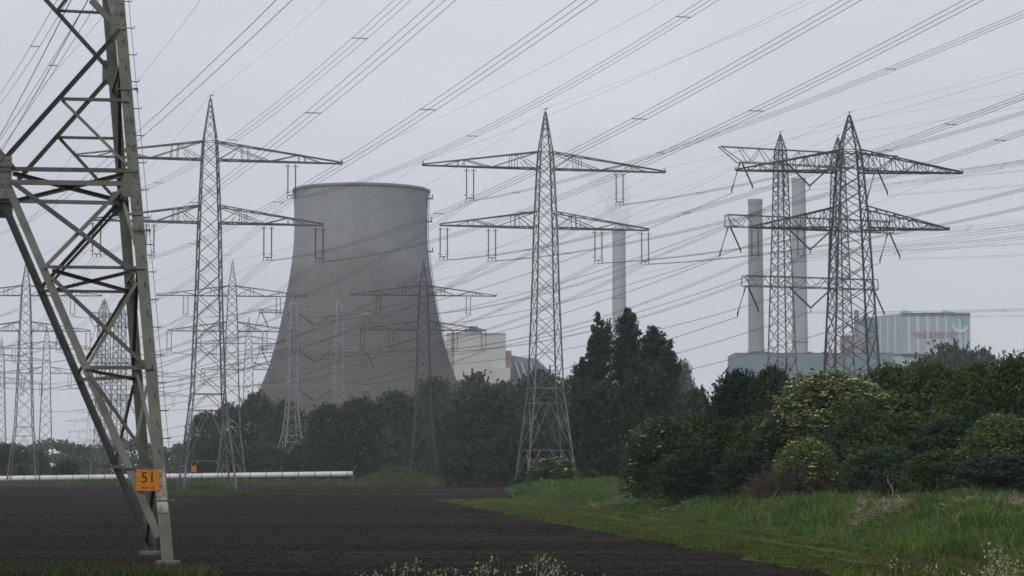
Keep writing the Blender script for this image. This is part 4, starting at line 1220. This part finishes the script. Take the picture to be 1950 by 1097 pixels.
for a in (
 ('pop0', 'leaf_poplar', 1139, 598, 66, 430, 'left poplar of the tall dark group'),
 ('pop1', 'leaf_poplar', 1195, 592, 84, 436, 'middle and tallest poplar of the dark group'),
 ('pop2', 'leaf_poplar', 1245, 622, 104, 425, 'right-hand broad poplar of the dark group'),
 ('pop0', 'leaf_poplar', 1276, 650, 60, 420, 'ragged poplar at the right edge of the dark group'),
 ('pop1', 'leaf_poplar', 1109, 684, 60, 440, 'short poplar at the left edge of the dark group')): plant(*a, group=g, name='poplar_tree')
for a in (
 ('fill1', 'leaf_dark', 1140, 735, 150, 415, 'dark understorey bush below the left poplar'),
 ('fill0', 'leaf_dark', 1230, 705, 150, 410, 'dark understorey bush below the right poplar'),
 ('fill2', 'leaf_mid', 1322, 745, 110, 400, 'rounded green tree right of the poplars'),
 ('fill1', 'leaf_mid', 1390, 770, 120, 380, 'green tree behind the left end of the hedge')): plant(*a, group=g)
# hedge on the right bank
g = 'bushes of the hedge on the right bank'
hedge = [
 ('bush0', 'leaf_dark', 1405, 712, 155, 190, 'very dark upright bush at the left top of the hedge', None),
 ('bush3', 'leaf_dark', 1470, 703, 147, 188, 'very dark bush left of the pale elder', None),
 ('bush1', 'leaf_elder', 1590, 716, 294, 172, 'big pale green elder bush in the middle of the hedge', (2600, .21)),
 ('bush2', 'leaf_olive', 1700, 706, 201, 182, 'olive bush right of the pale elder', None),
 ('bush4', 'leaf_olive', 1780, 700, 217, 172, 'olive bush below the hazy trees by the lettered block', None),
 ('bush0', 'leaf_olive', 1862, 700, 201, 165, 'olive green bush second from the right end of the hedge', None),
 ('bush2', 'leaf_green', 1935, 688, 186, 158, 'green bush at the right end of the hedge top', None),
 ('bush3', 'leaf_green', 1268, 798, 178, 200, 'rounded bush with white flowers at the left end of the hedge', (90, .22)),
 ('bush1', 'leaf_olive', 1345, 790, 186, 205, 'olive bush beside the flowering bush at the hedge left end', None),
 ('bush4', 'leaf_dark', 1400, 805, 201, 180, 'dark bush below the very dark upright bush', None),
 ('bush2', 'leaf_dark', 1495, 800, 186, 172, 'dark bush below and left of the pale elder', None),
 ('bush0', 'leaf_elder', 1535, 838, 139, 160, 'small pale elder low in front of the hedge', (110, .26)),
 ('bush3', 'leaf_dark', 1620, 815, 232, 165, 'dark bush below the pale elder', None),
 ('bush1', 'leaf_olive', 1725, 790, 232, 160, 'olive bush low in the hedge middle right', None),
 ('bush4', 'leaf_dark', 1810, 800, 201, 156, 'dark bush low in the hedge below the olive ones', None),
 ('bush2', 'leaf_elder', 1905, 800, 186, 150, 'elder with cream flower heads at the right edge', (900, .24)),
 ('bush0', 'leaf_blue', 1900, 862, 201, 146, 'grey-green low bush at the right edge below the elder', None),
 ('bush1', 'leaf_blue', 1680, 850, 170, 156, 'grey-green low bush beside the brown brushwood', None),
 ('bush3', 'leaf_dark', 1330, 858, 201, 180, 'dark low bush at the foot of the hedge left part', None),
 ('bush4', 'leaf_olive', 1790, 862, 170, 150, 'olive low bush at the foot of the hedge right part', None),
 ('bush1', 'leaf_green', 1640, 770, 150, 163, 'fresh green bush between the pale elder and the olive ones', None),
 ('bush3', 'leaf_olive', 1840, 770, 170, 159, 'olive bush filling the hedge left of the right-edge elder', None),
 ('bush0', 'leaf_olive', 1455, 790, 170, 176, 'olive bush filling the hedge below the two very dark bushes', None),
 ('bush4', 'leaf_green', 1560, 862, 150, 166, 'fresh green low bush behind the brown brushwood', None),
 ('bush4', 'leaf_olive', 2040, 695, 190, 156, 'olive bush just past the right edge of the frame', None),
 ('bush1', 'leaf_dark', 2030, 790, 200, 148, 'dark bush just past the right edge of the frame', None),
 ('bush2', 'leaf_dark', 1430, 868, 170, 168, 'dark low bush left of the brown brushwood', None)]
for pk, lf, px, py, w, d, lab, cov in hedge: plant(pk, lf, px, py, w, d, lab, 'bush', 'bush', g, cover=cov)
plant('bush1', 'leaf_green', 1053, 872, 100, 378, 'low bush with white flowers between the feet of the pylon', 'bush', 'bush', None, cover=(260, .5))
# hazy trees by the lettered block, and the far left
g = 'hazy distant trees'
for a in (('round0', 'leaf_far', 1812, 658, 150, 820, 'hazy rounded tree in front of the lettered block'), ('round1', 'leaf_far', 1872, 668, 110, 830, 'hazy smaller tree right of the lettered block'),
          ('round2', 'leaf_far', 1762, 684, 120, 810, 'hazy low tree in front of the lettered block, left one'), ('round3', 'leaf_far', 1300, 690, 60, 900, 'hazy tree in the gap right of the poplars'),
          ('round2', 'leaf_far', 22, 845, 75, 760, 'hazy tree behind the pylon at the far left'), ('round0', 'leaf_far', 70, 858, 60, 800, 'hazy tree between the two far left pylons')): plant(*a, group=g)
plant('fill2', 'leaf_mid', 127, 878, 58, 680, 'dark rounded bush behind the white pipeline on the left', 'bush', 'bush')
# far wood along the left horizon, one mass
rng = np.random.default_rng(77); C, R = [], []
for k in range(190):
    px = -120 + 620 * rng.random(); d = 1150 + 160 * rng.random()
    top = zat(846 + 8 * sin(px * .045) + 7 * rng.random(), d)
    for zf in (1.0, .62, .28): C.append((xat(px, d), d, max(1, top * zf - 1.5))); R.append(2.6 + 2.4 * rng.random())
V = leaves(C, R, [38] * len(C), 1.7, rng)
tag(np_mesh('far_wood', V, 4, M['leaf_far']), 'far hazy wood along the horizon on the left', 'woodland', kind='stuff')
rng = np.random.default_rng(78); C, R = [], []
for k in range(150):
    px = 520 + 1000 * rng.random(); d = 1120 + 60 * rng.random()
    if 505 < px < 870: d = 1010 + 20 * rng.random()
    top = 9 + 5 * rng.random()
    for zf in (1.0, .4): C.append((xat(px, d), d, top * zf)); R.append(3 + 2 * rng.random())
V = leaves(C, R, [30] * len(C), 1.8, rng)
tag(np_mesh('far_wood', V, 4, M['leaf_far']), 'far hazy undergrowth at the foot of the power station', 'woodland', kind='stuff')

# grass
def blades(pts, hmin, hmax, wid, rng, lean=.35):
    n = len(pts); P = np.asarray(pts); h = hmin + (hmax - hmin) * rng.random(n)
    a = rng.random(n) * 2 * pi; t = np.stack([np.cos(a), np.sin(a), np.zeros(n)], 1) * (wid * (.6 + .8 * rng.random(n)))[:, None]
    l = rng.normal(size=(n, 3)) * lean * h[:, None]; l[:, 2] = h
    mid = P + l * .55; mid[:, 2] = P[:, 2] + h * .62
    q = np.stack([P - t, P + t, mid + t * .8, P + l], 1)
    return q.reshape(-1, 3)
def scatter(n, fn, rng):
    out = []
    while len(out) < n:
        p = fn(rng)
        if p is not None: out.append(p)
    return out
rng = np.random.default_rng(5)
def bank_pt(rng):
    Y = 1 / (1 / 330 + (1 / 64 - 1 / 330) * rng.random()); u = rng.random() ** 1.2 * 16 - .3
    X = xbank(Y) + u
    px = CX + F * X / Y
    if px > 2080: return None
    dz = -.05
    # thinner, lower growth on the debris patches
    k = sin(X * .9 + 1.3) * sin(Y * .11 + .7) + .5 * sin(X * .37 + Y * .23)
    if k < -.55 and rng.random() < .75: return None
    return (X, Y, zground(X, Y) + dz)
pts = scatter(80000, bank_pt, rng)
P = np.array(pts); Vb = blades(pts, .18, .62, .026, rng)
# taller and shorter growth in drifts
hv = .75 + .45 * np.sin(P[:, 0] * .8 + 2) * np.sin(P[:, 1] * .16) + .25 * np.sin(P[:, 0] * 2.1 - P[:, 1] * .5)
Vb = Vb.reshape(-1, 4, 3); zb = P[:, 2][:, None]; Vb[:, :, 2] = zb + (Vb[:, :, 2] - zb) * np.clip(hv, .35, 1.5)[:, None]; Vb = Vb.reshape(-1, 3)
tag(np_mesh('tall_grass', Vb, 4, M['grass_tall']), 'tall green grass covering the bank beside the mown strip', 'grass', kind='stuff')
def strip_pt(rng):
    Y = 1 / (1 / 255 + (1 / 66 - 1 / 255) * rng.random()); x0, x1 = xstrip(Y), xbank(Y) + .6; t = rng.random(); X = x0 + (x1 - x0) * t
    if .50 < t < .62 or .80 < t < .88 and rng.random() < .8: return None      # bare wheel tracks
    return (X, Y, zground(X, Y) + .06)
tag(np_mesh('mown_grass', blades(scatter(42000, strip_pt, rng), .03, .15, .022, rng, .6), 4, M['grass_mown']), 'short yellow-green grass of the mown strip beside the field', 'grass', kind='stuff')
sp = scatter(2200, bank_pt, rng)
tag(np_mesh('straw_grass', blades(sp, .4, .95, .012, rng, .3), 4, M['grass_straw']), 'dry straw-coloured stems among the tall bank grass', 'grass', kind='stuff')
def clod_pt(rng):
    Y = 1 / (1 / 260 + (1 / 58 - 1 / 260) * rng.random()); px = -20 + 1650 * rng.random(); X = xat(px, Y)
    return (X, Y, zground(X, Y) + .03) if X < xstrip(Y) - .1 else None
cp = np.array(scatter(9000, clod_pt, rng)); cs = (.02 + .06 * rng.random(len(cp)) ** 2)[:, None]
tet = np.array([(-1, -.6, 0), (1, -.6, 0), (0, 1, 0), (0, 0, .9)])
fc = [(0, 1, 3), (1, 2, 3), (2, 0, 3)]; a_ = rng.random(len(cp)) * 6.28; Q = []
for f in fc:
    for v in f:
        t = tet[v]; Q.append(cp + np.stack([t[0] * np.cos(a_) - t[1] * np.sin(a_), t[0] * np.sin(a_) + t[1] * np.cos(a_), np.full(len(cp), t[2])], 1) * cs)
tag(np_mesh('soil_clods', np.stack(Q, 1).reshape(-1, 3), 3, mat('soil_clod', (0.020, 0.017, 0.0145), .95, rand=.6, spec=.03)), 'loose dark clods scattered over the tilled field', 'soil', kind='stuff')
def far_verge(rng):
    X = -105 + rng.random() * 103; Y = 599 + rng.random() * 12; return (X, Y, zground(X, Y) - .05)
tag(np_mesh('verge_grass', blades(scatter(9000, far_verge, rng), .4, 1.1, .12, rng), 4, M['grass_mound']), 'rough olive grass verge along the far edge of the field', 'grass', kind='stuff')
def mound_pts(X0, Y0, rx, ry, h):
    def f(rng):
        a = rng.random() * 2 * pi; q = rng.random() ** .5; x, y = X0 + cos(a) * q * rx, Y0 + sin(a) * q * ry
        return (x, y, zground(x, y) + h * (1 - sstep(q)) - .05)
    return f
v1 = blades(scatter(5200, mound_pts(xat(398, 350), 350, 6.4, 15.5, .95), rng), .35, .9, .06, rng)
v2 = blades(scatter(7000, mound_pts(xat(755, 608), 608, 11, 8.6, 3.4), rng), .4, 1.0, .12, rng)
v3 = blades(scatter(5000, lambda g_: (lambda x, y: (x, y, zground(x, y) - .05))(xat(1050, 372) - 6 + 16 * g_.random(), 345 + 40 * g_.random()), rng), .5, 1.2, .06, rng)
tag(np_mesh('mound_grass', v1, 4, M['grass_mound']), 'rough grass on the low mound around the feet of the tall left pylon', 'grass', kind='stuff')
tag(np_mesh('mound_grass', v2, 4, M['grass_mound']), 'rough grass on the mound at the wood edge', 'grass', kind='stuff')
tag(np_mesh('bank_grass', v3, 4, M['grass_tall']), 'tall grass around the feet of the pylon with the flowering bush', 'grass', kind='stuff')
def near_left(rng):
    Y = 66 + 9.5 * rng.random(); X = xat(-60 + 470 * rng.random() ** 1.1, Y)
    if Y > 73.2 - .9 * rng.random() - max(0, (X + 10.5)) * 1.2: return None
    return (X, Y, zground(X, Y))
tag(np_mesh('short_grass', blades(scatter(9000, near_left, rng), .10, .42, .02, rng, .5), 4, M['grass_far']), 'weedy grass around the concrete footing of the green tower leg', 'grass', kind='stuff')
sheet('grass_margin', [Y for Y in ROWS if 54 <= Y <= 75], lambda Y: [xat(-200, Y), xat(0, Y), xat(150, Y), xat(300 - max(0, Y - 70) * 40, Y) - .0, xat(410 - max(0, Y - 66) * 28, Y)], 0.075, M['meadow'])
# pale dead stalks lying on the bank, brown brushwood heap
def sticks(n, fn, lmin, lmax, r, rng, up=.3):
    Q = []
    for _ in range(n):
        p = np.array(fn(rng)); d = rng.normal(size=3); d[2] = abs(d[2]) * up; d /= np.linalg.norm(d); L = lmin + (lmax - lmin) * rng.random()
        s = np.cross(d, [0, 1, .2]); s /= np.linalg.norm(s) + 1e-9; s *= r * (.5 + rng.random())
        Q += [p - s, p + s, p + d * L + s * .5, p + d * L - s * .5]
    return np.array(Q)
def patch(px0, px1, d0, d1):
    def f(rng):
        d = d0 + (d1 - d0) * rng.random(); X = xat(px0 + (px1 - px0) * rng.random(), d); return (X, d, zground(X, d) + .05 + .25 * rng.random())
    return f
for (a, n, lab) in (((1630, 1730, 110, 128), 620, 'pale dead stalks lying in the grass in front of the hedge middle'), ((1770, 1990, 104, 124), 800, 'pale dead stalks lying in the grass at the right edge'),
                    ((1120, 1215, 214, 236), 260, 'pale dead stalks beside the mown strip below the poplars'), ((1240, 1640, 168, 182), 420, 'pale dead sticks along the foot of the hedge')):
    tag(np_mesh('dead_stalks', sticks(n, patch(*a), .12, .5, .018, rng, .25), 4, M['dead']), lab, 'debris', kind='stuff')
def heap(rng):
    d = 158 + 6 * rng.random(); t = rng.random(); X = xat(1440 + 190 * t, d); h = 1.9 * sin(pi * t) ** .6 * rng.random()
    return (X, d, zground(X, d) + h * .8)
tag(np_mesh('brushwood_heap', sticks(5200, heap, .5, 1.7, .018, rng, .8), 4, M['brush']), 'brown heap of dead brushwood at the foot of the hedge', 'brushwood')
# bare twigs and pale saplings standing at the hedge foot
for (px, py, d, h, lab) in ((1697, 935, 148, 1.3, 'pale bare sapling at the hedge foot right of the brushwood'), (1258, 915, 196, 1.6, 'pale bent branch in front of the flowering bush')):
    x = xat(px, d); z = zground(x, d); b = MB(); rg = random.Random(px)
    pts = [(x, d, z)]
    for k in range(1, 5): pts.append((x + rg.uniform(-.2, .2) * k * .5, d, z + h * k / 4))
    b.tube(pts, [.035, .03, .025, .02, .01], 5); b.tube([pts[2], (pts[2][0] + .16, d, pts[2][2] + .30)], [.015, .008], 4)
    tag(b.build('bare_sapling', M['dead']), lab, 'sapling')
# seeding weeds on the near bank, standing up into the bottom of the frame
def weed_proto(seed, bushy):
    rg = np.random.default_rng(seed); b = MB(); Q = []
    n = 3 if bushy else 1
    for s in range(n):
        a = rg.random() * 6.28; L = 1.0 * (.85 + .15 * rg.random()); dx, dy = (cos(a) * .09, sin(a) * .09) if bushy else (.02, 0)
        pts = [Vector((dx * t ** 1.6, dy * t ** 1.6, L * t)) for t in (0, .3, .6, .85, 1)]
        b.tube(pts, [.005, .0045, .004, .003, .0015], 5)
        for k in range(90 if bushy else 70):
            t = .74 + .27 * rg.random(); c = np.array([dx * t ** 1.6, dy * t ** 1.6, L * t]); w = .032 * (1.25 - t) * 4
            c = c + rg.normal(size=3) * np.array([w, w, .012]); d = rg.normal(size=3) * .5 + np.array([0, 0, .5]); d /= np.linalg.norm(d)
            sd_ = np.cross(d, rg.normal(size=3)); sd_ /= np.linalg.norm(sd_)
            Q += [c, c + d * .008 + sd_ * .0042, c + d * .019, c + d * .008 - sd_ * .0042]
        for k in range(4):
            t = .15 + .15 * k; c = np.array([dx * t ** 1.6, dy * t ** 1.6, L * t]); a2 = rg.random() * 6.28; d = np.array([cos(a2), sin(a2), .9]); sd_ = np.array([-sin(a2), cos(a2), 0]) * .008
            Q += [c, c + d * .08 + sd_, c + d * .17, c + d * .08 - sd_]
    me1 = bpy.data.meshes.new('stem'); me1.from_pydata(b.v, [], b.f); me1.materials.append(M['stem'])
    return me1, np.array(Q)
wp = []
for k in range(4):
    st, Q = weed_proto(90 + k, k % 2 == 1)
    o = np_mesh('seed_head', Q, 4, M['seed']); me = o.data; bpy.data.objects.remove(o); wp.append((st, me))
WEED = [(680, 1072), (716, 1070), (766, 1082), (815, 1064), (838, 1068), (862, 1074), (880, 1086), (965, 1060), (985, 1058), (1010, 1050), (1026, 1064), (1065, 1062), (1090, 1084), (1120, 1090),
        (1628, 1050), (1672, 1058), (1745, 1075), (1800, 1072), (1858, 1070), (1885, 1030), (1906, 1050), (1925, 1040), (1945, 1046), (1960, 1035), (1650, 1080), (1780, 1085), (700, 1088), (745, 1090), (1830, 1082), (1872, 1060), (915, 1085), (945, 1078), (30, 1088), (120, 1092)]
rg = random.Random(8)
for i, (px, py) in enumerate(WEED):
    d = rg.uniform(13, 17); X = xat(px, d); z0 = zground(X, d); h = zat(py, d) - z0
    r = empty('seeding_weed', (X, d, z0 - .02), rg.uniform(0, 6.28), h / 1.0)
    for nm, me in zip(('stem', 'seed_head'), wp[i % 4]):
        o = bpy.data.objects.new(nm, me); COL.objects.link(o); o.parent = r
    where = 'bottom centre' if 600 < px < 1200 else ('bottom right' if px > 1200 else 'bottom left')
    tag(r, f'pale seeding weed stalk standing up into the {where} of the frame', 'weed', f'pale seeding weeds at the {where}')

# ---------------------------------------------------------------- haze and smoke
def volume(name, col, dens, noise=None):
    m = bpy.data.materials.new(name); m.use_nodes = True; n, l = m.node_tree.nodes, m.node_tree.links
    n.remove(n['Principled BSDF']); v = n.new('ShaderNodeVolumePrincipled'); v.inputs['Color'].default_value = (*col, 1)
    v.inputs['Density'].default_value = dens; v.inputs['Anisotropy'].default_value = 0.0
    l.new(v.outputs[0], n['Material Output'].inputs['Volume']); return m
b = MB(); b.box(-1450, 1450, -160, 3300, -1.6, 275)
hz = b.build('haze', volume('haze', (0.93, 0.96, 1.0), 0.000115)); tag(hz, 'thin grey haze over the whole landscape', 'haze', kind='stuff')

# smoke drifting from the lone chimney
b = MB(); base = at(1179.5, 437, 1750); pts, rad = [], []
for i in range(17):
    t = i / 16
    pts.append(base + Vector((3 * sin(t * 5) - 34 * t ** 1.7, 20 * t, -2 + 80 * t))); rad.append(4.3 + 15 * t ** .8 + 2.5 * sin(i * 1.3) * t)
rad[-1] = 3; rad[-2] *= .55; rad[-3] *= .85
b.tube(pts, rad, 24)
sm = b.build('smoke', volume('smoke', (0.80, 0.82, 0.86), 0.00022), None, True); tag(sm, 'faint smoke drifting up from the lone pale chimney', 'smoke', kind='stuff')
